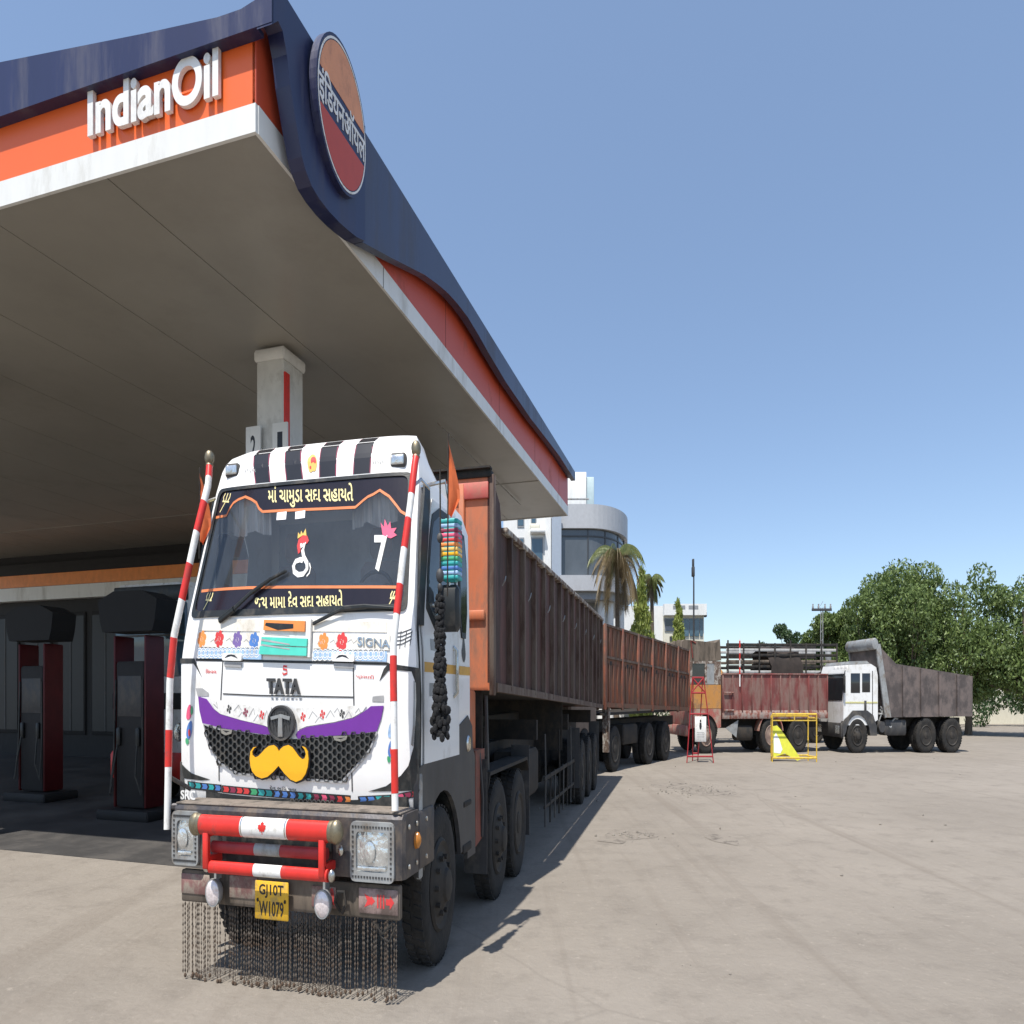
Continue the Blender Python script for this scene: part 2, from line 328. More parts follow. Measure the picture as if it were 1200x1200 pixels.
def text2d(s, bold=0.0, res=3):
    """the letters of a string as flat faces, scaled to the unit square"""
    k = (s, bold)
    if k in TXT: return TXT[k]
    c = bpy.data.curves.new('lettering', 'FONT'); c.body = s; c.resolution_u = res; c.offset = bold; c.fill_mode = 'FRONT'
    o = bpy.data.objects.new('lettering', c); COL.objects.link(o); bpy.context.view_layer.update()
    me = o.evaluated_get(bpy.context.evaluated_depsgraph_get()).to_mesh()
    v = [(p.co.x, p.co.y) for p in me.vertices]; f = [list(p.vertices) for p in me.polygons]
    x0 = min(p[0] for p in v); x1 = max(p[0] for p in v); y0 = min(p[1] for p in v); y1 = max(p[1] for p in v)
    bm = bmesh.new(); bm.from_mesh(me); bmesh.ops.remove_doubles(bm, verts=bm.verts[:], dist=1e-5); bm.verts.index_update()
    v = [((p.co.x-x0)/(x1-x0), (p.co.y-y0)/(y1-y0)) for p in bm.verts]; f = [[q.index for q in p.verts] for p in bm.faces]; bm.free()
    o.evaluated_get(bpy.context.evaluated_depsgraph_get()).to_mesh_clear(); bpy.data.objects.remove(o); bpy.data.curves.remove(c)
    TXT[k] = (v, f); return TXT[k]
def bil(q, u, v):
    tl, tr, br, bl = q
    return tuple((tl[i]*(1-u)+tr[i]*u)*v+(bl[i]*(1-u)+br[i]*u)*(1-v) for i in (0, 1))
def intext(mb, s, quad, mp, off=0.004, thick=0.0, bold=0.0):
    v, f = text2d(s, bold); mb.relief([bil(quad, *p) for p in v], f, mp, off, thick); return mb
def ring(cx, cy, rx, ry, n=24, t0=0.0, t1=2*math.pi): return [(cx+rx*math.cos(t0+(t1-t0)*i/n), cy+ry*math.sin(t0+(t1-t0)*i/n)) for i in range(n)]
def smooth_poly(pts, it=2):
    for _ in range(it):
        q = []
        for i in range(len(pts)):
            a = pts[i]; b = pts[(i+1) % len(pts)]
            q += [(a[0]*.75+b[0]*.25, a[1]*.75+b[1]*.25), (a[0]*.25+b[0]*.75, a[1]*.25+b[1]*.75)]
        pts = q
    return pts
def strip(pts, w):
    q = [tuple(pts[0])]
    for a, b in zip(pts, pts[1:]):
        k = max(1, int(math.hypot(b[0]-a[0], b[1]-a[1])/.07)); q += [(a[0]+(b[0]-a[0])*i/k, a[1]+(b[1]-a[1])*i/k) for i in range(1, k+1)]
    pts = q
    """a flat ribbon of width w along a polyline"""
    vs = []; fs = []
    for i, p in enumerate(pts):
        a = Vector(pts[max(0, i-1)]); b = Vector(pts[min(len(pts)-1, i+1)]); d = (b-a).normalized(); n = Vector((-d.y, d.x))*w/2
        vs += [(p[0]+n.x, p[1]+n.y), (p[0]-n.x, p[1]-n.y)]
        if i: k = 2*i; fs.append((k-2, k-1, k+1, k))
    return vs, fs

# ------------------------------------------------------------------ ground
def ground():
    m = bpy.data.materials.new('dusty_concrete'); m.use_nodes = True; N = m.node_tree.nodes; L = m.node_tree.links; b = N['Principled BSDF']
    b.inputs['Roughness'].default_value = 0.9; b.inputs['Specular IOR Level'].default_value = 0.25
    tc = N.new('ShaderNodeTexCoord')
    def noise(sc, det=8, ro=0.65, vec=None):
        n = N.new('ShaderNodeTexNoise'); n.inputs['Scale'].default_value = sc; n.inputs['Detail'].default_value = det; n.inputs['Roughness'].default_value = ro
        L.new(vec or tc.outputs['Object'], n.inputs['Vector']); return n.outputs['Fac']
    def ramp(fac, a, b_, c0=(0, 0, 0), c1=(1, 1, 1)):
        r = N.new('ShaderNodeValToRGB'); r.color_ramp.elements[0].position = a; r.color_ramp.elements[1].position = b_
        r.color_ramp.elements[0].color = (*c0, 1); r.color_ramp.elements[1].color = (*c1, 1); L.new(fac, r.inputs[0]); return r.outputs[0]
    def mix(f, a, b_, t='MIX', k=None):
        x = N.new('ShaderNodeMix'); x.data_type = 'RGBA'; x.blend_type = t
        if k is None: L.new(f, x.inputs[0])
        else: x.inputs[0].default_value = k
        for q, i in ((a, 6), (b_, 7)):
            if isinstance(q, tuple): x.inputs[i].default_value = (*q, 1)
            else: L.new(q, x.inputs[i])
        return x.outputs[2]
    c = ramp(noise(0.22, 6), 0.35, 0.68, (0.212, 0.187, 0.158), (0.262, 0.232, 0.197))
    c = mix(ramp(noise(1.6, 10, 0.7), 0.50, 0.74), c, (0.178, 0.156, 0.132))
    c = mix(ramp(noise(0.11, 8, 0.7), 0.56, 0.76), c, (0.178, 0.156, 0.132))       # broad worn stains
    c = mix(ramp(noise(9.0, 6, 0.75), 0.58, 0.72), c, (0.30, 0.265, 0.225))        # pale grit
    c = mix(ramp(noise(5.0, 8, 0.75), 0.66, 0.74), c, (0.13, 0.115, 0.10))         # oil specks
    mp = N.new('ShaderNodeMapping'); mp.inputs['Rotation'].default_value = (0, 0, math.radians(14.5)); mp.inputs['Scale'].default_value = (2.2, 0.06, 1)
    L.new(tc.outputs['Object'], mp.inputs[0])
    c = mix(ramp(noise(1.0, 5, 0.6, mp.outputs[0]), 0.55, 0.80), c, (0.186, 0.160, 0.133))    # wheel tracks
    vo = N.new('ShaderNodeTexVoronoi'); vo.feature = 'DISTANCE_TO_EDGE'; vo.inputs['Scale'].default_value = 0.16
    ds = N.new('ShaderNodeMix'); ds.data_type = 'VECTOR'; ds.inputs[0].default_value = 0.25
    nn = N.new('ShaderNodeTexNoise'); nn.inputs['Scale'].default_value = 0.7; nn.inputs['Detail'].default_value = 6; L.new(tc.outputs['Object'], nn.inputs['Vector'])
    L.new(tc.outputs['Object'], ds.inputs[4]); L.new(nn.outputs['Color'], ds.inputs[5]); L.new(ds.outputs[1], vo.inputs['Vector'])
    c = mix(ramp(vo.outputs['Distance'], 0.0, 0.002, (0.22, 0.22, 0.22), (0, 0, 0)), c, (0.12, 0.105, 0.09))        # cracks
    L.new(c, b.inputs['Base Color'])
    bp = N.new('ShaderNodeBump'); bp.inputs['Strength'].default_value = 0.55; bp.inputs['Distance'].default_value = 0.03
    L.new(noise(14, 8, 0.75), bp.inputs['Height']); b2 = N.new('ShaderNodeBump'); b2.inputs['Strength'].default_value = 0.35; b2.inputs['Distance'].default_value = 0.15
    L.new(noise(1.1, 4), b2.inputs['Height']); L.new(bp.outputs[0], b2.inputs['Normal']); L.new(b2.outputs[0], b.inputs['Normal'])
    MB().add([(-600, -120, 0), (600, -120, 0), (600, 900, 0), (-600, 900, 0)], [(0, 1, 2, 3)]).build('ground', m, kind='structure', smooth=False)
ground()
def on_ground(px, py):
    Y = H*F*S/(py-HZ); return ((px-600)/F*Y, Y)
BROKE = mat('broken_asphalt', (0.105, 0.09, 0.075), 0.95, var=0.35, scale=5, dirt=(0.215, 0.188, 0.158), damt=0.62, dscale=4, bump=0.6, bscale=20)
for i_, (px, py, rx, ry, sd_) in enumerate(((798, 921, .95, .45, 3), (832, 929, .9, .35, 5), (738, 978, .62, .28, 6), (846, 983, .40, .30, 8), (716, 984, .35, .2, 9))):
    rr = random.Random(sd_); cx, cy = on_ground(px, py); n = 11
    pts = smooth_poly([(cx+rx*rr.uniform(.55, 1.1)*math.cos(2*math.pi*i/n), cy+ry*2.2*rr.uniform(.55, 1.1)*math.sin(2*math.pi*i/n)) for i in range(n)], 2)
    mb = MB(); v, f = fill(pts, (), 9); mb.add([(x, y, 0.0012+.0008*i_) for x, y in v], f); mb.build('road_patch', BROKE, kind='structure', smooth=False)
mb = MB()
rr = random.Random(11)
for i in range(420):
    if i < 170: cx, cy = on_ground(812+rr.gauss(0, 26), 926+rr.gauss(0, 4))
    elif i < 230: cx, cy = on_ground(740+rr.gauss(0, 18), 979+rr.gauss(0, 3))
    else: cx, cy = rr.uniform(-4, 22), rr.uniform(5.5, 30)
    r = rr.choice((0.008, 0.012, 0.016, 0.03 if cy > 10 else 0.012)); k = [rr.uniform(0.6, 1.3) for _ in range(6)]
    mb.add([(cx-r*k[0], cy, r*.3), (cx+r*k[1], cy, r*.3), (cx, cy-r*k[2], r*.25), (cx, cy+r*k[3], r*.3), (cx+r*.2, cy, r*.9*k[4]), (cx, cy, -.01)], [(0, 2, 4), (2, 1, 4), (1, 3, 4), (3, 0, 4), (2, 0, 5), (1, 2, 5), (3, 1, 5), (0, 3, 5)])
mb.build('gravel', mat('loose_stone', (0.2, 0.18, 0.155), 0.9, var=0.4, scale=2), kind='stuff', smooth=False)

# ------------------------------------------------------------------ wheels shared by all lorries
def wheel_mesh(r=0.5, w=0.28):
    mb = MB(); prof = [(r*.58, -w/2+.03), (r*.78, -w/2), (r*.93, -w/2+.008), (r*.985, -w/2+.035), (r, -w/2+.06), (r, w/2-.06), (r*.985, w/2-.035), (r*.93, w/2-.008), (r*.78, w/2), (r*.58, w/2-.03)]
    mb.lathe(prof, ax='x', n=40)
    for k in range(40):          # tread lugs
        t = 2*math.pi*k/40; t2 = t+0.09
        for (xa, xb, o) in ((-w/2+.03, -.02, 0), (.02, w/2-.03, .078)):
            vs = []
            for (ra) in (r-.004, r+.010):
                for (x, tt) in ((xa, t+o), (xb, t+o+.03), (xb, t2+o+.03), (xa, t2+o)): vs.append((x, ra*math.cos(tt), ra*math.sin(tt)))
            mb.add(vs, [(4, 5, 6, 7), (0, 1, 5, 4), (1, 2, 6, 5), (2, 3, 7, 6), (3, 0, 4, 7)])
    return mb
def rim_mesh(r=0.5, w=0.28, deep=True):
    mb = MB(); o = w/2
    mb.lathe([(r*.60, o-.02), (r*.56, o+.004), (r*.50, o-.02), (r*.45, o-.09 if deep else o-.03), (r*.30, o-.10 if deep else o+.02), (r*.22, o-.06 if deep else o+.05), (r*.20, o-.01 if deep else o+.08), (r*.12, o+.01 if deep else o+.10), (1e-5, o+.01 if deep else o+.10)], ax='x', n=28)
    for k in range(10):
        t = 2*math.pi*k/10; c = (o-.085 if deep else o+.005, r*.36*math.cos(t), r*.36*math.sin(t)); mb.lathe([(.018, -.02), (.018, .035), (1e-5, .04)], c, 'x', 6)
    return mb
_wm = {}
def wheel(parent, x, y, side, rimmat=RIMD, r=0.5, w=0.28, deep=True, twin=False, tyremat=RUBBER, arched=False):
    """one wheel on the parent's axle; side=+1 turns its face to local +x"""
    key = (r, w, deep, rimmat.name, tyremat.name)
    if key not in _wm:
        a = wheel_mesh(r, w).build('wheel', tyremat, ang=40); b = rim_mesh(r, w, deep).build('rim', rimmat)
        _wm[key] = (a.data, b.data); bpy.data.objects.remove(a); bpy.data.objects.remove(b)
    xs = [x-side*w/2] + ([x-side*(w*1.5+.04)] if twin else [])
    for xx in xs:
        o = link('wheel', _wm[key][0], parent, (xx, y, r)); q = link('rim', _wm[key][1], o)
        if side < 0: o.rotation_euler = (0, 0, math.pi)

# ================================================================== the first lorry
LX, LY = -2.23, 6.3625
XC = -0.135                                   # the cab sits a little off the bumper's middle
def ipl(t, tab):
    if t <= tab[0][0]: return tab[0][1]
    for (a, b), (c, d) in zip(tab, tab[1:]):
        if t <= c: return b+(d-b)*(t-a)/(c-a)
    return tab[-1][1]
ZW0, ZW1 = 2.225, 3.055                       # windscreen
def halfw(z): return ipl(z, [(1.0, 1.345), (1.3, 1.375), (1.95, 1.365), (2.2, 1.32), (3.05, 1.235), (3.28, 1.185), (3.37, 1.08)])
def hw(y, z):
    t = max(0.0, min(1.0, (y-.45)/1.5))**.7; r = ipl(z, [(1.0, 1.345), (1.3, 1.375), (2.0, 1.37), (2.9, 1.345), (3.1, 1.30), (3.37, 1.15)])
    return halfw(z)*(1-t)+r*t
def yf(x, z):
    t = min(1.0, abs(x-XC)/halfw(z))
    return ipl(z, [(0.98, .40), (1.10, .34), (1.25, .32), (1.9, .31), (2.2, .36), (3.05, .70), (3.2, .76), (3.30, .84), (3.37, 1.0)])+.02*t*t+.065*t**8
ux, uy, ax_, ay_ = RT.x, RT.y, AX.x, AX.y
def loc_y(px, py, yl):
    k = (px-600)/F; x = (k*(LY+yl*ay_)-LX-yl*ax_)/(ux-k*uy); Y = LY+x*uy+yl*ay_
    return x, H-(py-HZ)*Y/(F*S)
def loc_x(px, py, xl):
    k = (px-600)/F; y = (k*(LY+xl*uy)-LX-xl*ux)/(ax_-k*ay_); Y = LY+xl*uy+y*ay_
    return y, H-(py-HZ)*Y/(F*S)
def FP(px, py):
    """photo point -> (x, z) on the cab's front"""
    x, z = loc_y(px, py, .35)
    for _ in range(6): x, z = loc_y(px, py, yf(x, z))
    return x, z
def face(x, z, d=0.0):
    return (x, yf(x, z)-d, z)
def A(zx, zy): return FP(220+zx/4.2857, 500+zy/4.2857)       # reading frames used for the cab's markings
def B(zx, zy): return FP(200+zx/4.0, 680+zy/4.0)
truck = thing('cargo_truck', 'white decorated lorry with a yellow moustache on its grille and a long rusty brown body', 'truck', LX, LY, 14.5)

# --- cab shell
def shell():
    mb = MB(); zs = [0.98, 1.10, 1.25, 1.45, 1.65, 1.9, 2.05, 2.17, ZW0, 2.4, 2.65, 2.85, ZW1, 3.12, 3.2, 3.26, 3.31, 3.345, 3.37]
    nf = 44; rows = []; yb = 2.06
    for z in zs:
        w = halfw(z); row = []
        ty = yb if z < 2.9 else yb-(z-2.9)*.9
        for i in range(5): t = i/5; y_ = ty+(yf(XC-w, z)-ty)*t; row.append((XC-hw(y_, z), y_, max(z, 1.13) if z < 2.95 else z-(1-t)*(z-2.95)*.75))
        for i in range(nf+1):
            s = -1+2*i/nf; s = math.copysign(1-(1-abs(s))**1.6, s); row.append((XC+w*s, yf(XC+w*s, z), z))
        for i in range(5): t = 1-(i+1)/5; y_ = ty+(yf(XC+w, z)-ty)*t; row.append((XC+hw(y_, z), y_, max(z, 1.13) if z < 2.95 else z-(1-t)*(z-2.95)*.75))
        rows.append(row)
    n = len(rows[0]); vs = [p for r in rows for p in r]; fs = []
    for i in range(len(zs)-1):
        for k in range(n-1):
            xm = (rows[i][k][0]+rows[i][k+1][0])/2
            if ZW0-.01 < zs[i] < ZW1-.01 and 5 <= k < 5+nf and abs(xm-XC) < halfw(zs[i])-.085: continue
            if ZW0-.01 < zs[i] < 2.84 and (k in (2, 3) or n-1-k-1 in (2, 3)): continue
            fs.append((i*n+k, i*n+k+1, (i+1)*n+k+1, (i+1)*n+k))
    mb.add(vs, fs)
    top = rows[-1]; mb.add([(p[0], p[1], p[2]) for p in top], [tuple(range(n))])      # roof
    bk = [rows[j][0] for j in range(len(zs))]+[rows[j][-1] for j in range(len(zs)-1, -1, -1)]; mb.add(bk, [tuple(range(len(bk)))])
    return mb
cab = shell().build('cab', WHITE, truck, ang=42, recalc=True)
def fpart(name, m, shapes, off=.004, thick=.0, parent=truck, step=.09, mp=face, smooth=False):
    """shapes: outlines in cab-front coordinates, laid on the cab's front"""
    mb = MB()
    for sh in shapes:
        v, f = sh if isinstance(sh, tuple) and isinstance(sh[1], list) and sh[1] and isinstance(sh[1][0], (list, tuple)) and isinstance(sh[1][0][0], int) else fill(sh, (), step)
        mb.relief(v, f, mp, off, thick)
    return mb.build(name, m, parent, smooth=smooth, recalc=thick > 0)
def T(zs, q): return [q(*p) for p in zs]

# --- windscreen, gasket, strips and stickers
def ws_outline(grow):
    pts = []
    for x, z in ((-1, ZW0), (1, ZW0), (1, ZW1), (-1, ZW1)): pts.append((XC+x*(halfw(z)-.085+grow), z+(grow *.55 if z > 2.6 else -grow)))
    return smooth_rect(pts)
def smooth_rect(p, r=.06, n=4):
    out = []
    for i in range(4):
        a, b, c = Vector(p[i-1]), Vector(p[i]), Vector(p[(i+1) % 4])
        d0 = (a-b).normalized()*r; d1 = (c-b).normalized()*r
        for k in range(n+1):
            t = k/n; out.append(tuple(b+d0*(1-t)**2+d1*t**2))
    return out
v, f = fill(ws_outline(.012), (), .09); MB().relief(v, f, face, -.002, 0).build('windshield', GLASSW, truck, recalc=False)
ws = truck.children[-1]
v, f = fill(ws_outline(.03), [ws_outline(-.012)], .09)
MB().relief(v, f, face, .003, .012).build('windshield_gasket', BLACK, truck, smooth=False)
top = T([(140, 457), (195, 447), (212, 410), (230, 383), (255, 366), (290, 352), (322, 366), (345, 382), (358, 410), (376, 427), (500, 420), (700, 412), (842, 405), (862, 388), (882, 370), (905, 352), (932, 340), (965, 319), (990, 336), (1012, 350), (1032, 375), (1052, 400), (1070, 425), (1095, 440)], A)
lim = lambda x, z: (max(XC-halfw(z)+.075, min(XC+halfw(z)-.075, x)), z)
top = [lim(*p) for p in top]
zt = ZW1+.008
upper = [(XC+halfw(zt)-.08, zt)]+[(XC+(halfw(zt)-.08)*(1-2*i/10), zt) for i in range(1, 10)]+[(XC-halfw(zt)+.08, zt)]
st = fpart('sun_strip', FILMB, [top+upper], .001, .0, truck)
fpart('border_line', LINEO, [strip(top, .018)], .003, .0, st)
low = [lim(*p) for p in T([(70, 826), (190, 815), (300, 809), (450, 806), (600, 805), (800, 805), (1056, 806)], A)]
zb = ZW0-.006
lowpoly = low+[(XC+(halfw(zb)-.08)*(1-2*i/10), zb) for i in range(0, 11)]
sb = fpart('sun_strip', FILMB, [lowpoly], .001, .0, truck)
fpart('border_line', LINEO, [strip(low, .018)], .003, .0, sb)
G1 = "\u0aae\u0abe\u0a82 \u0a9a\u0abe\u0aae\u0ac1\u0aa1\u0abe \u0ab8\u0aa6\u0abe \u0ab8\u0ab9\u0abe\u0aaf\u0aa4\u0ac7"
G2 = "\u0a9c\u0aaf \u0aae\u0abe\u0aae\u0abe \u0aa6\u0ac7\u0ab5 \u0ab8\u0aa6\u0abe \u0ab8\u0ab9\u0abe\u0aaf\u0aa4\u0ac7"
intext(MB(), G1, T([(405, 292), (832, 282), (832, 400), (405, 408)], A), face, .004, bold=.018).build('lettering', TXTY, st, smooth=False, recalc=False)
intext(MB(), G2, T([(338, 832), (780, 818), (780, 908), (338, 918)], A), face, .004, bold=.018).build('lettering', TXTY, sb, smooth=False, recalc=False)
def trident(q, c, s):
    mb = []
    cx, cy = c
    for o in (-.35, 0, .35): mb.append(strip([q(cx+s*(o*.7), cy), q(cx+s*(o*1.1+.12), cy-s*.5), q(cx+s*(o*.9+.3), cy-s)], .011))
    mb.append(strip([q(cx-s*.4, cy), q(cx+s*.4, cy+s*.08)], .011)); mb.append(strip([q(cx, cy), q(cx-s*.75, cy+s*1.4)], .009)); return mb
fpart('trident_mark', TXTY, trident(A, (192, 375), 40), .004, 0, st)
fpart('trident_mark', TXTY, trident(A, (106, 870), 36), .004, 0, sb)
fpart('trident_mark', TXTY, trident(A, (1030, 860), 34), .004, 0, sb)
paper = mat('paper_white', (0.78, 0.78, 0.80), 0.7)
fpart('paper_permit', paper, [T([(449, 432), (498, 426), (494, 466), (446, 470)], A)], .003, 0, ws)
fpart('paper_permit', paper, [T([(541, 428), (591, 420), (589, 458), (540, 465)], A)], .003, 0, ws)
# the swan-like sticker with its red comb and gold crown
sw = [(566, 560), (575, 548), (588, 590), (600, 640), (602, 680), (590, 720), (570, 742), (548, 742), (535, 722), (532, 700), (542, 678), (560, 668)]
fpart('bird_sticker', WPAINT, [strip(T([(566, 600), (590, 590), (578, 620), (584, 655), (600, 685), (600, 715), (582, 740), (556, 744), (536, 728), (532, 700), (544, 676), (566, 668), (580, 672)], A), .034), strip(T([(612, 685), (618, 710), (612, 735), (598, 752)], A), .012)], .005, 0, ws)
fpart('red_comb', RED2, [T([(556, 640), (550, 600), (558, 566), (580, 545), (602, 548), (610, 572), (600, 588), (582, 584), (570, 600), (566, 630)], A)], .005, 0, ws)
fpart('gold_crown', GOLDF, [T([(553, 563), (556, 530), (566, 545), (572, 522), (580, 540), (594, 512), (598, 548), (580, 545)], A)], .006, 0, ws)
intext(MB(), "7", T([(938, 545), (1004, 545), (1004, 728), (938, 728)], A), face, .005, bold=.03).build('seven_sticker', WPAINT, ws, smooth=False, recalc=False)
fpart('pink_crown', PINK, [T([(980, 545), (970, 482), (987, 505), (990, 464), (1006, 500), (1018, 475), (1022, 512), (1050, 508), (1036, 532), (1052, 545), (1020, 562)], A)], .005, 0, ws)

# --- cab interior seen through the glass
mb = MB(); mb.box(XC-1.1, XC+1.1, .52, .95, 1.9, 2.24, .05); mb.box(XC-.2, XC+.7, .6, .9, 2.24, 2.33, .04); mb.box(XC+.42, XC+.95, .62, .95, 2.24, 2.40, .06); mb.build('dashboard', DASH, truck)
mb = MB()
for sx in (-.62, .5): mb.box(XC+sx-.26, XC+sx+.26, 1.35, 1.5, 1.95, 2.62, .06); mb.box(XC+sx-.14, XC+sx+.14, 1.36, 1.46, 2.64, 2.85, .05)
mb.build('seat', SEAT, truck)
mb = MB(); mb.box(XC-1.15, XC+1.15, 1.86, 1.9, 1.9, 3.2); mb.build('cab_lining', LINING, truck)
mb = MB(); mb.tube([(XC+.62+.22*math.cos(t), 1.0+.06*math.sin(t), 2.34+.17*math.sin(t)) for t in [2*math.pi*i/20 for i in range(21)]], .016, 6, False); mb.build('steering_wheel', BLACK, truck)
rows = []
for z in (2.99, 2.79): rows.append([(XC-1.08+2.16*i/70, .76+.03*math.sin(i*1.9)+(.02 if z < 2.9 else 0), z-.04*abs(math.sin(i*.28))*(z < 2.9)) for i in range(71)])
for a_, b_ in ((3, 20), (50, 68)): MB().grid([r_[a_:b_] for r_ in rows]).build('curtain', CLOTHB, truck)
# --- wipers
def fpt(p, d): x, z = p; return face(x, z, d)
for pts in ([A(240, 925), A(330, 840), A(425, 770), A(505, 728)], [A(790, 915), A(900, 905), A(1010, 912), A(1060, 915)]):
    w = MB().tube([fpt(p, .05) for p in pts], [.016, .014, .010, .008], 6).tube([fpt(p, .022) for p in pts[1:]], .009, 4).build('wiper', BLACK, truck)
MB().tube([fpt(B(238, 190), .03), fpt(A(250, 920), .06)], .022, 6).tube([fpt(B(675, 205), .03), fpt(A(800, 912), .05)], .012, 6).build('wiper_arm', BLACK, truck)

# --- roof visor: black stripes, marker lamps, emblem
for (a0, a1, b0, b1) in ((352, 413, 372, 440), (505, 575, 527, 590), (668, 738, 690, 755), (836, 908, 850, 922)):
    x0 = A(a0, 255)[0]; x1 = A(a1, 255)[0]; x2 = A(b0, 90)[0]; x3 = A(b1, 90)[0]
    fpart('roof_stripe', BLACKP, [[(x0-.012, 3.082), (x1+.012, 3.082), (x3+.012, 3.364), (x2-.012, 3.364)]], .004, 0, truck, .05)
    fpart('stripe_edge', MAROON, [strip([(x0-.012, 3.082), (x2-.012, 3.36)], .010), strip([(x1+.012, 3.082), (x3+.012, 3.36)], .010)], .0055, 0, truck)
for c in ((228, 222), (1060, 170)):
    x, z = A(*c); y = yf(x, z)
    o = MB().box(x-.085, x+.085, y-.035, y+.03, z-.045, z+.045, .015).build('marker_lamp', GREYP, truck)
    MB().box(x-.07, x+.07, y-.042, y-.03, z-.03, z+.03, .008).build('lens', LENS, o)
for q, (a, b, c, d) in (("L0MOK", (283, 213, 342, 232)), ("I NOVI", (922, 165, 990, 190))): pass
fpart('roof_emblem', GOLDF, [smooth_poly(T([(600, 170), (612, 150), (630, 135), (648, 152), (652, 185), (642, 228), (630, 222), (620, 232), (608, 225)], A))], .005, 0, truck)
fpart('roof_emblem', RED2, [smooth_poly(T([(618, 160), (636, 148), (648, 165), (644, 190), (630, 175), (622, 190)], A)), smooth_poly(T([(612, 200), (622, 195), (622, 215), (614, 214)], A))], .006, 0, truck)
mb = MB()
for (zx, zy) in ((288, 222), (300, 218), (312, 222), (324, 217), (336, 221), (930, 178), (942, 180), (954, 176), (966, 180), (978, 176)): v, f = strip([A(zx, zy-7), A(zx+4, zy+7)], .012); mb.relief(v, f, face, .004, 0)
mb.build('small_print', GREYF, truck, smooth=False, recalc=False)

# --- bonnet strip under the windscreen
fpart('bonnet_panel', CREAM, [T([(140, 185), (450, 182), (680, 186), (1015, 196), (1015, 245), (670, 240), (430, 240), (132, 236)], B)], .003, .006)
fpart('flower_panel', CREAM, [T([(130, 246), (432, 246), (428, 316), (128, 312)], B), T([(672, 250), (1030, 256), (1028, 328), (670, 320)], B)], .004, .008)
for (pts) in (T([(130, 318), (430, 322), (430, 372), (134, 366)], B), T([(670, 330), (1016, 334), (1014, 382), (670, 372)], B)):
    o = fpart('blue_pattern_band', LBLUE, [pts], .012, 0)
    x0 = pts[0][0]; x1 = pts[1][0]; zc = (pts[0][1]+pts[3][1])/2; hh = abs(pts[0][1]-pts[3][1])/2
    sh = []; k = 0; x = x0+.03
    while x < x1-.02:
        for r in (.036, .02): sh.append(strip([(x+r*math.cos(2*math.pi*i/12), zc+r*.9*math.sin(2*math.pi*i/12)) for i in range(13)], .006))
        x += .055
    fpart('lattice_print', WPAINT, sh, .0135, 0, o)
def flower(c, r, m, q=B, off=.0135, par=truck, n=6):
    cx, cz = q(*c); sh = []
    for k in range(n):
        t = 2*math.pi*k/n+.3; sh.append(ring(cx+r*.62*math.cos(t), cz+r*.62*math.sin(t)/1.15, r*.36, r*.36, 8))
    sh.append(ring(cx, cz, r*.22, r*.22, 8)); return fpart('flower_print', m, sh, off, 0, par, .2)
flower((150, 275), .062, ORANGEF); flower((231, 275), .062, RED2); flower((316, 279), .062, mat('violet_film', (0.18, 0.12, 0.32), .5)); flower((395, 284), .062, BLUEF)
flower((719, 288), .062, ORANGEF); flower((805, 289), .065, RED2)
fpart('scroll_print', GREYF, [strip(T(p, B), .006) for p in (((190, 290), (205, 278), (212, 292), (222, 280)), ((262, 285), (280, 272), (292, 290), (300, 275)), ((345, 290), (358, 278), (372, 292)), ((690, 300), (702, 285), (708, 300)), ((750, 292), (768, 280), (775, 300), (785, 285)), ((832, 290), (850, 278), (860, 296), (875, 282)))], .0135)
intext(MB(), "SIGNA", T([(880, 264), (1032, 280), (1032, 318), (880, 308)], B), face, .012, .010, bold=.02).build('badge_lettering', CHROME, truck, smooth=False)
# flag coloured air intake
o = fpart('air_intake', WPAINT, [T([(432, 178), (668, 184), (662, 362), (428, 350)], B)], .012, .030)
fpart('orange_slat', ORANGEF, [T([(455, 188), (645, 194), (643, 243), (452, 236)], B)], .044, .02, o)
fpart('slat_gap', BLACK, [T([(465, 202), (592, 208), (592, 228), (520, 236), (460, 214)], B)], .066, 0, o)
fpart('green_slat', MINT, [T([(444, 268), (655, 276), (653, 312), (440, 304)], B), T([(436, 310), (653, 318), (651, 356), (432, 348)], B)], .044, .02, o)
fpart('slat_gap', GREYF, [T([(450, 250), (575, 262), (575, 268), (455, 258)], B), T([(445, 276), (575, 300), (575, 306), (442, 286)], B), T([(445, 300), (575, 322), (575, 328), (440, 308)], B)], .066, 0, o)

# --- lower front: gap, panels, wings
fpart('panel_gap', BLACK, [T([(118, 366), (560, 376), (1022, 386), (1030, 398), (560, 388), (120, 378)], B)], .004, 0)
fpart('panel_seam', DARKG, [strip(T([(246, 378), (240, 470), (236, 560), (232, 640), (230, 800), (228, 940)], B), .012), strip(T([(857, 388), (858, 500), (860, 600), (852, 720), (850, 860), (852, 990)], B), .012), strip(T([(246, 532), (420, 540), (640, 544), (858, 548)], B), .008)], .005, 0)
for (x0, y0, x1, y1) in ((250, 342, 342, 376), (762, 344, 868, 380)):
    h = fpart('bonnet_hinge', WPAINT, [smooth_rect(T([(x0, y1), (x1, y1+3), (x1, y0+3), (x0, y0)], B), .02)], .010, .025)
    cx = (x0+x1)/2; fpart('small_moustache', BLACKP, [T([(cx-34, y0+24), (cx-18, y0+8), (cx-2, y0+6), (cx+14, y0+9), (cx+30, y0+26), (cx+12, y0+18), (cx-2, y0+14), (cx-16, y0+18)], B)], .037, 0, h)
    fpart('hinge_tongue', GREYF, [T([(x0+6, y1+8), (x1-8, y1+10), (x1-8, y1+32), (x0+6, y1+28)], B)], .006, .008, h)
intext(MB(), "TATA", T([(456, 459), (612, 461), (612, 535), (456, 533)], B), face, .006, .022, bold=.03).build('badge_lettering', DARKG, truck, smooth=False)
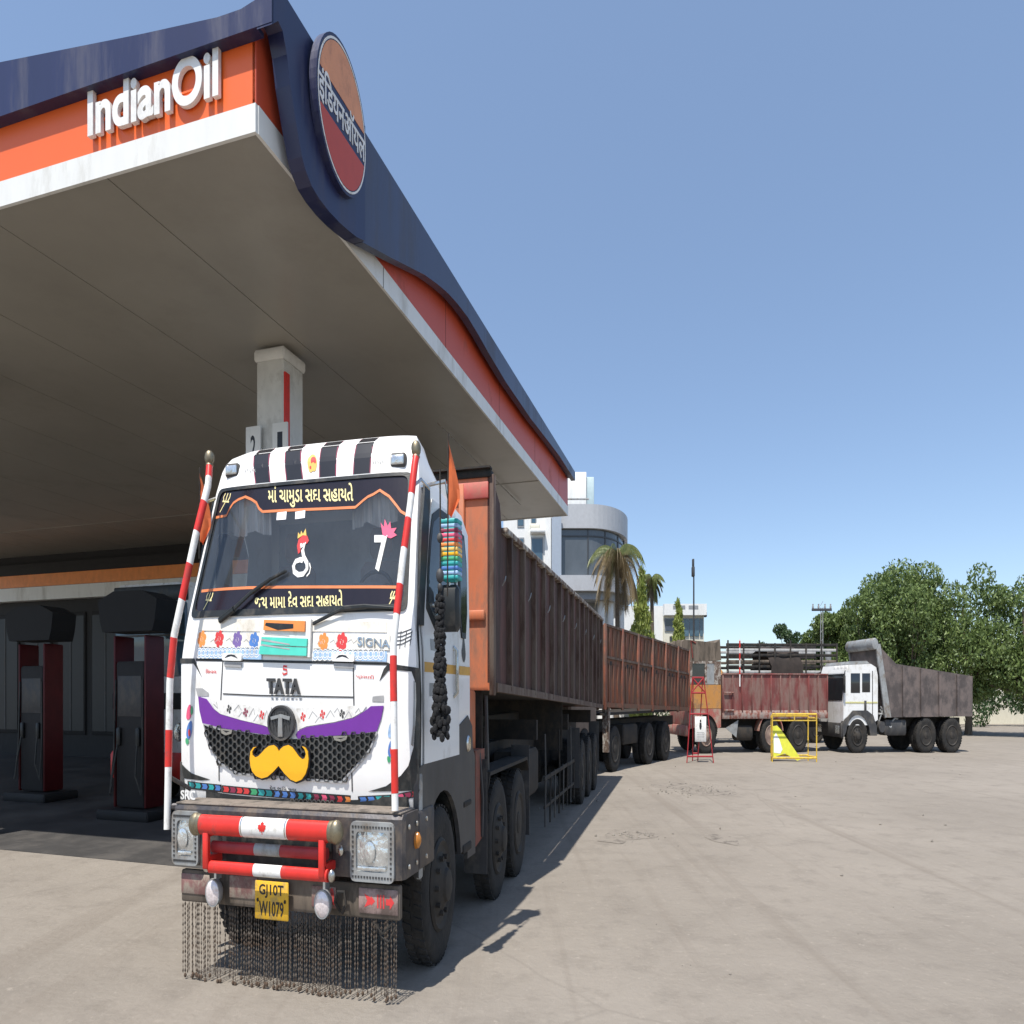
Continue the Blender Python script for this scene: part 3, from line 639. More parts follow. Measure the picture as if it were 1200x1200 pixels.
mb = MB()
for zx in (480, 500, 520, 545, 570, 590, 612): v, f = fill([B(zx-6, 553), B(zx+6, 553), B(zx+4, 560), B(zx-4, 560)], (), 1); mb.relief(v, f, face, .004, 0)
mb.build('badge_stud', GREYF, truck, smooth=False, recalc=False)
fpart('red_swirl', RED2, [strip(T([(546, 404), (530, 402), (528, 416), (546, 420), (546, 436), (530, 442), (526, 432)], B), .012)], .005)
intext(MB(), "\u0abf\u0ab6\u0ab5\u0ab2", T([(166, 415), (216, 416), (216, 438), (166, 436)], B), face, .005, bold=.01).build('small_lettering', RED2, truck, smooth=False, recalc=False)
intext(MB(), "\u0aaa\u0acd\u0ab0\u0ab8\u0abe\u0aa6\u0ac0", T([(870, 440), (955, 444), (955, 467), (870, 462)], B), face, .005, bold=.01).build('small_lettering', RED2, truck, smooth=False, recalc=False)
fpart('purple_band', PURPLE, [T([(132, 545), (170, 556), (188, 580), (205, 605), (235, 628), (330, 656), (440, 682), (478, 700), (482, 728), (370, 712), (240, 692), (152, 670), (138, 610)], B), T([(1000, 588), (940, 590), (922, 606), (905, 618), (860, 645), (770, 668), (640, 688), (600, 706), (588, 724), (598, 742), (740, 730), (862, 722), (968, 708), (988, 650)], B)], .005, .006)
fpart('ornament_band', WPAINT, [T([(186, 556), (240, 563), (370, 586), (474, 592), (474, 694), (440, 680), (330, 654), (236, 626), (208, 603)], B), T([(592, 600), (720, 594), (850, 588), (920, 588), (904, 614), (858, 642), (770, 664), (640, 684), (602, 700)], B)], .006, .006)
fpart('scroll_print', GREYF, [strip(T(p, B), .006) for p in (((205, 580), (225, 600), (218, 570)), ((300, 612), (322, 585), (335, 610)), ((322, 640), (338, 618), (356, 640)), ((370, 640), (392, 600), (398, 630)), ((392, 660), (412, 630), (425, 655)), ((440, 650), (455, 610), (462, 650)), ((650, 650), (668, 615), (690, 640)), ((680, 668), (700, 640), (720, 655)), ((730, 645), (752, 610), (770, 640)), ((770, 620), (785, 600), (800, 630)), ((815, 650), (838, 615), (852, 640)), ((868, 622), (885, 600), (892, 620)))], .0135)
for c, m in (((278, 604), DARKG), ((355, 619), MAROON), ((431, 631), RED2), ((624, 640), RED2), ((715, 628), RED2), ((807, 626), DARKG)): flower(c, .032, m, off=.0135, n=4)
# grille with its honeycomb
gout = T([(158, 674), (240, 698), (370, 716), (480, 732), (532, 745), (600, 744), (740, 734), (862, 724), (970, 712), (938, 790), (905, 835), (862, 882), (802, 946), (560, 926), (320, 906), (236, 856), (182, 772)], B)
gr = fpart('grille', BLACK, [gout], .004, .0)
def inside(p, poly):
    c = False
    for i in range(len(poly)):
        a = poly[i]; b = poly[i-1]
        if (a[1] > p[1]) != (b[1] > p[1]) and p[0] < (b[0]-a[0])*(p[1]-a[1])/(b[1]-a[1])+a[0]: c = not c
    return c
mb = MB(); R = .0335; dz = R*math.sqrt(3)*.5
xs0 = min(p[0] for p in gout); zs0 = min(p[1] for p in gout)
for i in range(60):
    for j in range(30):
        x = xs0+i*R*1.5; z = zs0+j*dz*2*.86+(dz*.86 if i % 2 else 0)
        if not inside((x, z), gout): continue
        o_ = [(x+R*.98*math.cos(math.pi/3*k), z+R*.86*math.sin(math.pi/3*k)) for k in range(6)]; n_ = [(x+R*.80*math.cos(math.pi/3*k), z+R*.70*math.sin(math.pi/3*k)) for k in range(6)]
        mb.relief(o_+n_, [[k, (k+1) % 6, (k+1) % 6+6, k+6] for k in range(6)], face, .006, .022)
hx = mb.build('honeycomb', mat('honeycomb_grey', (0.06, 0.06, 0.058), 0.5, var=0.3, dirt=(0.10, 0.09, 0.075), damt=.3), gr, smooth=False)
fpart('grille_rim', GREYF, [strip(gout[8:]+gout[:2], .014)], .007, .010, gr)
fpart('chrome_eyelet', CHROME, [T(p, B) for p in (((246, 694), (300, 700), (296, 718), (270, 726), (250, 716)), ((770, 730), (838, 728), (832, 746), (806, 756), (778, 748)))], .03, .01)
fpart('eyelet_mark', BLACKP, [T(p, B) for p in (((256, 702), (290, 706), (272, 714)), ((782, 738), (826, 736), (806, 744)))], .041)
# round emblem
ex, ez = B(531, 668); rx = abs(B(592, 668)[0]-B(470, 668)[0])/2; rz = abs(B(531, 585)[1]-B(531, 751)[1])/2
em = fpart('emblem', DARKG, [ring(ex, ez, rx, rz, 36)], .02, .03)
v, f = fill(ring(ex, ez, rx, rz, 36), [ring(ex, ez, rx*.86, rz*.88, 36)], .2); MB().relief(v, f, face, .05, .015).build('emblem_ring', GREYP, em, smooth=False)
fpart('emblem_letter', GREYST, [[(ex-rx*.74, ez+rz*.34), (ex, ez+rz*.5), (ex+rx*.74, ez+rz*.34), (ex+rx*.70, ez+rz*.16), (ex+rx*.14, ez+rz*.28), (ex+rx*.18, ez-rz*.76), (ex-rx*.18, ez-rz*.76), (ex-rx*.14, ez+rz*.28), (ex-rx*.70, ez+rz*.16)]], .05, .018, em)
fpart('emblem_lattice', GREYP, [strip([(ex-rx*.75+i*rx*.2, ez-rz*.45+abs(3.5-i)*.02), (ex-rx*.55+i*rx*.2, ez+rz*.7-abs(3.5-i)*.03)], .006) for i in range(7)]+[strip([(ex-rx*.55+i*rx*.2, ez-rz*.45), (ex-rx*.75+i*rx*.2, ez+rz*.6)], .006) for i in range(7)], .051, .005, em)
# moustache cut-out
half = [(525, 800), (516, 782), (500, 770), (480, 774), (462, 788), (446, 806), (430, 822), (414, 828), (404, 818), (402, 800), (412, 784), (424, 778), (408, 780), (394, 800), (391, 835), (394, 866), (402, 892), (420, 914), (446, 925), (472, 918), (498, 896), (525, 866)]
half2 = [(525, 866), (552, 902), (580, 930), (606, 941), (632, 930), (650, 904), (660, 872), (664, 836), (660, 802), (648, 782), (634, 776), (646, 790), (652, 812), (646, 832), (632, 836), (618, 824), (604, 804), (588, 782), (568, 770), (548, 776), (534, 788), (526, 800)]
mp_ = T(half, B)+T(half2[1:], B)
c_ = (sum(p[0] for p in mp_)/len(mp_), sum(p[1] for p in mp_)/len(mp_))
mo = fpart('moustache', YELLOW, [mp_], .06, .012)
n_ = len(mp_); og = []
for i in range(n_):
    a, b = Vector(mp_[i-1]), Vector(mp_[(i+1) % n_]); d = (b-a).normalized(); og.append((mp_[i][0]-d.y*.012*(1), mp_[i][1]+d.x*.012))
if abs(sum(og[i][0]*og[(i+1) % n_][1]-og[(i+1) % n_][0]*og[i][1] for i in range(n_))) < abs(sum(mp_[i][0]*mp_[(i+1) % n_][1]-mp_[(i+1) % n_][0]*mp_[i][1] for i in range(n_))): og = [(2*mp_[i][0]-og[i][0], 2*mp_[i][1]-og[i][1]) for i in range(n_)]
fpart('moustache_backing', BLACKP, [og], .035, .024, mo)
# outer white wings already are the shell; black corner pieces
fpart('corner_trim', BLACK, [T([(45, 366), (112, 366), (120, 385), (150, 460), (128, 420), (108, 390), (46, 390)], B)], .005)
fpart('corner_trim', BLACK, [T([(1000, 415), (1022, 390), (1170, 412), (1172, 700), (1165, 985), (925, 990), (1010, 965), (1080, 915), (1115, 870), (1140, 780), (1150, 640), (1145, 470), (1130, 428), (1040, 418), (1020, 425), (978, 475)], B)], .005)
fpart('corner_trim', BLACK, [T([(52, 860), (100, 905), (188, 934), (150, 938), (60, 928)], B)], .005)
fpart('vent_slot', GREYST, [T([(1140, 470), (1150, 480), (1152, 560), (1148, 680), (1138, 780), (1128, 770), (1136, 690), (1140, 560)], B)], .007)
fpart('grey_notch', GREYF, [T([(118, 506), (150, 506), (180, 528), (180, 543), (128, 543)], B), T([(948, 545), (1000, 540), (1000, 570), (945, 568)], B)], .005)
# peacock prints
for (cx, cy, k) in ((85, 675, 1), (1030, 760, 1)):
    p = fpart('peacock_print', BLUEF, [smooth_poly(T([(cx-8, cy+15), (cx+2, cy-10), (cx+14, cy-20), (cx+18, cy+10), (cx+14, cy+50), (cx, cy+75), (cx-12, cy+55)], B))], .005)
    fpart('peacock_tail', PINK if cx < 500 else LBLUE, [smooth_poly(T([(cx-12, cy-20), (cx-8, cy-70), (cx+6, cy-100), (cx+16, cy-70), (cx+10, cy-25)], B))], .005, 0, p)
    fpart('peacock_feather', GREENF, [smooth_poly(T([(cx+8, cy-60), (cx+16, cy-95), (cx+22, cy-60), (cx+14, cy-38)], B)), smooth_poly(T([(cx-14, cy+60), (cx+4, cy+72), (cx-2, cy+98), (cx-14, cy+90)], B))], .006, 0, p)
    fpart('peacock_wing', RED2, [smooth_poly(T([(cx-2, cy+25), (cx+8, cy+22), (cx+10, cy+55), (cx, cy+58)], B))], .006, 0, p)
# coloured arrow strip along the lower edge
segs = [((84, 958), (238, 975), [TEAL, TEAL, BLUEF, TEAL, BLUEF], 26), ((246, 978), (372, 990), [RED2, MAROON, RED2, RED2], 28), ((374, 990), (480, 1000), [GREENF, TEAL, TEAL], 30), ((482, 1000), (850, 1030), [BLUEF, BLUEF, BLUEF, TEAL, TEAL, MAROON, PINK, MAROON, RED2, ORANGEF], 30), ((884, 1030), (1035, 1022), [BLUEF, BLUEF, TEAL, TEAL], 28), ((1060, 1018), (1165, 996), [PINK, MAROON, RED2], 26)]
fpart('arrow_band', BLACKP, [T([(80, 940), (240, 958), (240, 994), (82, 976)], B), T([(242, 960), (480, 982), (845, 1008), (845, 1046), (480, 1018), (242, 996)], B), T([(878, 1012), (1040, 1004), (1168, 980), (1160, 1014), (1040, 1038), (882, 1050)], B)], .004)
for (p0, p1, ms, hh) in segs:
    for i, m in enumerate(ms):
        t0 = i/len(ms)+.012; t1 = (i+1)/len(ms)-.012
        q = lambda t, o: B(p0[0]+(p1[0]-p0[0])*t, p0[1]+(p1[1]-p0[1])*t+o)
        dt = .35/len(ms)
        fpart('arrow_print', m, [[q(t0, -hh*.45), q(t1-dt*.5, -hh*.45), q(t1, 0), q(t1-dt*.5, hh*.45), q(t0, hh*.45), q(t0+dt*.5, 0)]], .0055)
intext(MB(), "\u0aa6\u0ac7\u0ab5 \u0aad\u0ac2\u0abf\u0aae \u0aaf\u0ac1\u0ab5\u0abe", T([(466, 962), (590, 972), (590, 994), (466, 985)], B), face, .005, bold=.01).build('small_lettering', DARKG, truck, smooth=False, recalc=False)

# --- front stub under the cab
mb = MB(); mb.box(-1.1, 1.1, .42, .5, .72, 1.12); mb.box(-1.15, 1.15, .35, .45, 1.0, 1.12); mb.build('front_crossmember', BLACK, truck)
intext(MB(), "SRC", [(-1.30, 1.125), (-1.12, 1.125), (-1.12, 1.068), (-1.30, 1.068)], lambda x, z, d: (x, .16-d, z), 0, .004, bold=.02).build('small_lettering', WPAINT, truck, smooth=False)
mb = MB()
for i in range(10):
    for j in range(1): x = -.1+i*.05; z = 1.068+j*.04; mb.relief([(x+.026*math.cos(math.pi/3*k), z+.02*math.sin(math.pi/3*k)) for k in range(6)]+[(x+.019*math.cos(math.pi/3*k), z+.014*math.sin(math.pi/3*k)) for k in range(6)], [[k, (k+1) % 6, (k+1) % 6+6, k+6] for k in range(6)], lambda x, z, d: (x, .34-d, z), 0, .01)
mb.build('lower_mesh', GREYP, truck, smooth=False)

# --- bumper
mb = MB()
pr = [(-.0, .70), (.0, 1.03), (.03, 1.055), (.36, 1.055), (.36, .70)]
def bump_side(x): return x
v_ = []
xs = [-1.27, -1.25, -1.2, 1.2, 1.25, 1.27]; ys = [.06, .02, 0, 0, .02, .06]
rows = [[(x, (p[0]+dy if p[0] < .3 else p[0]), p[1]) for p in pr] for x, dy in zip(xs, ys)]
mb.grid(rows, True); mb.add(rows[0], [tuple(range(5))]); mb.add(rows[-1], [tuple(range(5))])
bump = mb.build('bumper', STEELW, truck, ang=30)
MB().box(-1.24, 1.24, .02, .34, 1.056, 1.066, .004).build('bumper_top', STEELT, truck)
mb = MB(); mb.box(1.22, 1.275, .37, .78, .70, 1.04, .015); mb.box(-1.275, -1.22, .37, .78, .70, 1.04, .015); mb.build('bumper_end', STEELW, truck)
mb = MB()
for (y, z) in ((.12, .98), (.12, .76), (.3, .98), (.3, .76), (.55, .98), (.55, .76)): mb.lathe([(.016, 0), (.014, .012), (1e-5, .014)], (1.275, y, z), 'x', 8)
mb.build('bolt', CHROME, truck)
mb = MB(); mb.lathe([(.05, 0), (.045, .03), (.02, .05), (1e-5, .052)], (1.268, .30, .885), 'x', 14); mb.build('side_lamp', AMBER, truck)
mb = MB(); mb.box(-.62, .55, -.004, .02, .72, 1.0); mb.build('bumper_recess', BLACK, truck)
def headlight(x0, x1, z0, z1):
    fr = MB(); v, f = fill(smooth_rect([(x0, z0), (x1, z0), (x1, z1), (x0, z1)], .05), [smooth_rect([(x0+.06, z0+.055), (x1-.06, z0+.055), (x1-.06, z1-.055), (x0+.06, z1-.055)], .035)], .3)
    fr.relief(v, f, lambda x, z, d: (x, -d, z), 0, .03)
    h = fr.build('headlight', GREYST, truck, smooth=False)
    b = MB(); k = 0
    per = [(x0+.03+(x1-x0-.06)*i/13, z) for i in range(14) for z in (z0+.028, z1-.028)]+[(x, z0+.03+(z1-z0-.06)*i/10) for i in range(1, 10) for x in (x0+.03, x1-.03)]
    for (x, z) in per: b.box(x-.008, x+.008, -.036, -.03, z-.006, z+.006)
    b.build('punched_pattern', DARKG, h, smooth=False)
    rows = []
    for i in range(9):
        r_ = []
        for j in range(9):
            u, w = i/8*2-1, j/8*2-1; x = (x0+x1)/2+u*((x1-x0)/2-.055); z = (z0+z1)/2+w*((z1-z0)/2-.05); r_.append((x, .03*(u*u+w*w)/2-.030, z))
        rows.append(r_)
    MB().grid(rows).build('lens', LENS, h)
    rf = MB(); cx, cz = (x0+x1)/2, (z0+z1)/2
    rf.box(x0+.08, x1-.08, -.037, -.030, z0+.065, z0+.085, .002); rf.lathe([(.06, -.01), (.052, -.016), (.03, -.02), (1e-5, -.022)], (cx-.02, -.030, cz), 'y', 18)
    rf.build('bulb_cover', LENS, h)
    return h
headlight(.745, 1.19, .685, 1.015); headlight(-1.245, -.93, .70, 1.02)
# bull bar
def bar(z, r, x0, x1, y, parts):
    o = None
    for (a, b, m, nm) in parts:
        q = MB().lathe([(r, a), (r, b)], (0, y, z), 'x', 18).build(nm, m, truck if o is None else o)
        if o is None: o = q
    return o
bb = bar(.968, .058, -.78, .62, -.17, [(-.78, -.31, RED, 'bull_bar'), (-.308, .192, WPAINT, 'white_sleeve'), (.194, .62, RED, 'red_sleeve')])
MB().lathe([(.0595, -.30), (.0595, -.288)], (0, -.17, .968), 'x', 18).lathe([(.0595, .172), (.0595, .184)], (0, -.17, .968), 'x', 18).build('sleeve_ring', CHROME, bb)
lf = [(0, 1), (.16, .68), (.36, .76), (.28, .32), (.52, .5), (.6, .38), (.92, .34), (.78, .08), (.9, -.02), (.5, -.36), (.54, -.5), (.08, -.44), (.06, -.9)]
lf = lf+[(-x, y) for x, y in lf[::-1][:-1]]
v, f = fill([(-.06+x*.048, y*.042) for x, y in lf], (), .012)
mb = MB(); mb.add([(x, -.17-.0605*math.cos(y/.058+.12), .968+.0605*math.sin(y/.058+.12)) for x, y in v], f); mb.build('maple_leaf', RED, bb, smooth=False, recalc=False)
bar(.835, .035, -.7, .55, -.10, [(-.70, -.22, REDD, 'bull_bar'), (-.218, .06, GREYST, 'white_sleeve'), (.062, .55, REDD, 'red_sleeve')])
b3 = bar(.730, .036, -.68, .60, -.17, [(-.68, -.18, RED, 'bull_bar'), (-.178, .12, WPAINT, 'white_sleeve'), (.122, .60, RED, 'red_sleeve')])
for x in (-.70, .55): MB().box(x-.03, x+.03, -.215, -.165, .72, .93, .008).box(x-.03, x+.03, -.20, .01, .74, .79, .008).box(x-.02, x+.02, -.2, .01, .90, .95).build('bar_bracket', RED, truck)
for x, s in ((-.80, -1), (.645, 1)):
    mb = MB(); mb.ball((x+s*.035, -.17, .968), .068, 10); mb.lathe([(.06, -.03), (.063, 0), (.06, .03)], (x, -.17, .968), 'x', 16); mb.build('bar_finial', BRONZE, truck)
mb = MB(); mb.ball((.635, -.17, .73), .036, 8); mb.ball((-.715, -.17, .73), .034, 8); mb.ball((.66, -.04, .85), .03, 8); mb.build('bar_knob', CHROME, truck)

# --- lower beam, plate, lamps, chains
mb = MB(); mb.box(-1.2, 1.21, .05, .12, .47, .66, .01); mb.build('lower_beam', WOODG, truck)
mb = MB(); mb.box(.80, 1.20, .035, .05, .50, .64, .004); mb.build('arrow_plate', mat('faded_pink_plate', (0.30, 0.21, 0.19), .6, var=.3, dirt=(.14, .10, .085), damt=.5, dscale=8), truck)
mb = MB(); mp0 = lambda x, z, d: (x, .035-d, z)
for sh in ([(.86, .61), (.93, .59), (.93, .555), (.86, .535), (.89, .572)], [(.93, .60), (.97, .572), (.93, .545)], [(.99, .61), (1.005, .61), (1.005, .535), (.99, .535)], [(1.02, .61), (1.035, .61), (1.035, .535), (1.02, .535)], [(1.05, .61), (1.065, .61), (1.065, .535), (1.05, .535)], [(1.08, .59), (1.12, .59), (1.12, .612), (1.165, .572), (1.12, .532), (1.12, .555), (1.08, .555)]):
    v, f = fill(sh, (), 1); mb.relief(v, f, mp0, .002, 0)
mb.build('arrow_print', RED2, truck, smooth=False, recalc=False)
mb = MB(); mb.box(.30, .56, .038, .05, .51, .63, .004); mb.box(-.62, -.30, .038, .05, .52, .65, .004); mb.box(-1.19, -.85, .038, .05, .52, .64, .004); mb.build('reflector_plate', mat('stained_plate', (0.20, 0.10, 0.09), .6, var=.4, dirt=(.3, .25, .2), damt=.4, dscale=9), truck)
intext(MB(), "\u0a97\u0aa4\u0ac0", [(.42, .625), (.545, .625), (.545, .53), (.42, .53)], lambda x, z, d: (x, .038-d, z), .002, 0, .03).build('small_lettering', RED2, truck, smooth=False, recalc=False)
mb = MB(); mb.tube([(.62, .02, .50), (.58, -.02, .56), (.62, -.03, .62), (.68, -.02, .62), (.70, -.02, .55), (.66, -.02, .50)], .012, 6); mb.tube([(1.0, .03, .45), (1.04, .02, .38), (1.12, .02, .36), (1.18, .03, .44)], .007, 5); mb.tube([(.95, .03, .46), (1.05, .02, .40), (1.15, .03, .46)], .007, 5); mb.build('wire_loop', CHASSIS, truck)
mb = MB(); mb.box(-.285, .085, -.022, -.008, .425, .645, .006); pl = mb.build('number_plate', PLATE, truck)
mpl = lambda x, z, d: (x, -.022-d, z)
intext(MB(), "GJ10T", [(-.235, .628), (.035, .628), (.035, .548), (-.235, .548)], mpl, .002, 0, .02).build('plate_lettering', BLACKP, pl, smooth=False, recalc=False)
intext(MB(), "W1079", [(-.235, .532), (.035, .532), (.035, .445), (-.235, .445)], mpl, .002, 0, .02).build('plate_lettering', BLACKP, pl, smooth=False, recalc=False)
mb = MB()
for x in (-.25, .05): mb.lathe([(.012, 0), (.01, -.008), (1e-5, -.01)], (x, -.022, .535), 'y', 8)
mb.build('plate_screw', CHASSIS, pl)
for i, (x, z) in enumerate(((-.73, .560), (.475, .550))):
    o = MB().lathe([(1e-5, .10), (.045, .09), (.076, .05), (.084, .0), (.082, -.012), (.075, -.012)], (x, -.06, z), 'y', 22).box(x-.012, x+.012, -.03, .05, z+.07, z+.12).build('fog_lamp', GREYST, truck)
    MB().lathe([(.077, -.008), (.063, -.022), (.036, -.032), (1e-5, -.036)], (x, -.06, z), 'y', 22).build('lens', mat('fog_lens', (0.75, 0.68, 0.68), 0.15, 0.3, var=.2, scale=20, bump=.5, bscale=30), o)
CHAIN = mat('rusty_chain', (0.16, 0.135, 0.112), 0.65, 0.5, var=.4, scale=30, dirt=(.12, .08, .055), damt=.4, dscale=20)
cdata = []
for k in range(5):
    mb = MB(); n = 15; z = 0.0; dx = 0.0; rk = random.Random(k)
    L_ = .415+.015*rk.random(); st_ = L_/n
    for i in range(n):
        h = st_*.62; w = .0085 if i % 2 else .0035; d = .0035 if i % 2 else .0085; zc = -st_*(i+.5); dx += rk.uniform(-.002, .002)
        mb.add([(dx-w, -d, zc), (dx+w, -d, zc), (dx+w, d, zc), (dx-w, d, zc), (dx, 0, zc+h), (dx, 0, zc-h)], [(0, 1, 4), (1, 2, 4), (2, 3, 4), (3, 0, 4), (1, 0, 5), (2, 1, 5), (3, 2, 5), (0, 3, 5)])
    if k % 2 == 0: mb.ball((dx, 0, -L_-.015), .014, 5)
    o = mb.build('chain', CHAIN, truck, smooth=False); cdata.append(o.data); bpy.data.objects.remove(o)
rk = random.Random(4)
for i in range(98):
    x = -1.19+2.38*i/97+rk.uniform(-.008, .008)
    if rk.random() < .07: continue
    link('chain', cdata[rk.randrange(5)], truck, (x, .07+rk.uniform(-.008, .008), .475+rk.uniform(-.025, .006)), rk.uniform(-.9, .9))

# --- corner poles with red and white bands
def pole(pts, cuts, first_red=True):
    P = [Vector(p) for p in pts]; segl = [(P[i+1]-P[i]).length for i in range(len(P)-1)]; tot = sum(segl)
    def pt(t):
        d = t*tot
        for i, l in enumerate(segl):
            if d <= l or i == len(segl)-1: return P[i].lerp(P[i+1], min(1, d/l))
            d -= l
    o = MB().tube(P, .032, 12).build('corner_pole', WPAINT, truck)
    for i, (a, b) in enumerate(cuts):
        q = [pt(a)]+[P[j] for j in range(1, len(P)-1) if a < sum(segl[:j])/tot < b]+[pt(b)]
        MB().tube(q, .0335, 12).build('red_band', RED, o)
    tip = P[-1]; MB().ball((tip.x, tip.y, tip.z+.045), .05, 8).lathe([(.028, -.02), (.04, 0), (.03, .015)], (tip.x, tip.y, tip.z), 'z', 12).build('pole_finial', BRONZE, o)
def pz(px, py, y): x, z = loc_y(px, py, y); return (x, y, z)
LP = [pz(196, 972, .05), pz(199, 800, .10), pz(204, 745, .12), pz(230, 625, .26), pz(244, 568, .38), pz(245.5, 545, .45)]
pole(LP, [(.045+.0, .12), (.205, .29), (.40, .50), (.60, .70), (.82, .97)][0:0] or [(.16, .255), (.39, .495), (.60, .70), (.79, .88), (.955, 1.0)])
RP = [pz(463, 950, .02), pz(461, 790, .06), pz(461, 755, .08), pz(472, 655, .22), pz(481, 590, .34), pz(486, 545, .42), pz(487.5, 535, .46)]
pole(RP, [(.045, .16), (.285, .405), (.52, .605), (.71, .80), (.875, .995)])
MB().tube([pz(484, 570, .37), (1.22, .55, 2.98), (1.25, .7, 2.95)], .012, 6).tube([pz(237, 590, .33), (-1.24, .6, 2.98)], .012, 6).build('pole_stay', CHROME, truck)
MB().tube([(-1.26, .12, .92), (-1.40, .06, .92)], .02, 6).tube([(-1.26, .12, 1.03), (-1.40, .06, 1.03)], .02, 6).tube([(-1.3, .3, 1.12), (-1.41, .08, 1.22)], .015, 6).build('pole_bracket', STEELW, truck)
# orange pennants on thin staffs
def pennant(px, p0, p1, x, lab):
    pass
def pennant_at(base, tipz, x, y, s=1):
    o = MB().tube([(x, y, base), (x+.01, y, tipz)], .008, 6).build('pennant_staff', CHASSIS, truck)
    rows = []
    for i in range(9):
        t = i/8; w = (.125*(t/.72) if t < .72 else .125*(1-(t-.72)/.28*.75)); z = tipz-.02-.46*t
        rows.append([(x+.008+s*w*k/4, y+.035*math.sin(k*1.5+i*.5)*(k/4)+.02*k/4, z-.03*k/4) for k in range(5)])
    MB().grid(rows).build('pennant', mat('orange_flag', (0.55, 0.115, 0.03), .8, var=.15, scale=8), o)
pennant_at(2.3, 3.28, 1.43, .74); pennant_at(2.6, 3.20, -1.46, .62)

# --- right cab side: windows, door lines, stripe, handle
SX = lambda z: XC+halfw(z)
def side(y, z, d=0.0): return (XC+hw(y, z)+d, y, z)
def sidel(y, z, d=0.0): return (XC-hw(y, z)-d, y, z)
for fn in (side, sidel):
    def sp(name, m, shapes, off=.004, thick=0, par=truck):
        mb = MB()
        for sh in shapes:
            v, f = sh if isinstance(sh, tuple) else fill(sh, (), .12)
            mb.relief(v, f, fn, off, thick)
        return mb.build(name, m, par, smooth=False, recalc=thick > 0)
    wp = [(.72, 2.16), (1.52, 2.22), (1.54, 2.84), (1.02, 2.86), (.86, 2.60)]; wh_ = smooth_poly(wp, 1)
    dr = sp('door', CABSIDE, [fill([(.56, 1.30), (1.62, 1.30), (1.62, 2.92), (.98, 2.94), (.78, 2.6), (.58, 2.2)], [wh_], .12)], .004, .010)
    sp('window_frame', BLACK, [fill(smooth_poly([(.66, 2.10), (1.57, 2.17), (1.59, 2.89), (.99, 2.91), (.82, 2.62)], 1), [wh_], .12)], .015, .008, dr)
    sp('window', GLASSW, [wh_], .018, 0, dr)
    w2 = sp('rear_window', BLACK, [smooth_poly([(1.68, 2.10), (1.94, 2.10), (1.94, 2.82), (1.68, 2.84)], 1)], .006, .012)
    sp('pane', GLASSD, [smooth_poly([(1.71, 2.14), (1.91, 2.14), (1.91, 2.78), (1.71, 2.80)], 1)], .022, 0, w2)
    sp('door_seam', DARKG, [strip([(.55, 1.3), (.55, 2.2), (.76, 2.62)], .014), strip([(1.64, 1.3), (1.64, 2.95)], .012)], .005)
    sp('yellow_stripe', mat('ochre_stripe', (0.62, 0.34, 0.06), .5), [[(.57, 1.845), (1.61, 1.845), (1.61, 1.905), (.57, 1.905)]], .016)
    sp('yellow_stripe', mat('ochre_stripe', (0.62, 0.34, 0.06), .5), [[(1.66, 1.845), (2.05, 1.845), (2.05, 1.905), (1.66, 1.905)]], .006)
    sp('grey_plaque', GREYST, [[(.70, 1.70), (1.1, 1.70), (1.1, 1.78), (.70, 1.78)], [(.75, 1.98), (1.15, 1.98), (1.15, 2.05), (.75, 2.05)]], .016)
    sp('black_print', DARKG, [smooth_poly([(1.74, 2.0), (1.8, 2.06), (1.82, 2.16), (1.88, 2.05), (1.9, 1.97), (1.82, 1.92)], 1), strip([(1.74, 2.12), (1.8, 2.2), (1.86, 2.14)], .012), strip([(1.78, 1.9), (1.88, 1.9)], .012)], .005)
    mb = MB(); mb.tube([fn(1.44, 2.02, .015), fn(1.45, 2.0, .05), fn(1.45, 1.72, .05), fn(1.44, 1.70, .015)], .02, 8); mb.build('door_handle', CHROME, dr)
    mb = MB(); mb.tube([fn(.47, z_, .012) for z_ in (1.15, 1.7, 2.1)]+[fn(.50+ (z_-2.1)*.38, z_, .012) for z_ in (2.4, 2.8, 3.0)], .012, 6); mb.build('pillar_trim', BLACK, truck)
for s_, fn in ((1, side), (-1, sidel)):
    mb = MB(); v, f = fill([(.49, 2.12), (.60, 2.12), (.80, 2.62), (.92, 2.98), (.80, 3.0), (.66, 2.7)], (), .12); mb.relief(v, f, fn, .004, .022); mb.build('pillar_shadow_strip', BLACK, truck, smooth=False)  # added black strip for the shadowed gap and front window edge
# wire net print on the right corner
fpart('net_print', DARKG, [strip(T([(1045, 250+18*i), (1085, 245+18*i), (1130, 228+16*i)], B), .006) for i in range(4)]+[strip(T([(1055+26*i, 235), (1050+24*i, 330-8*i)], B), .006) for i in range(4)], .005)

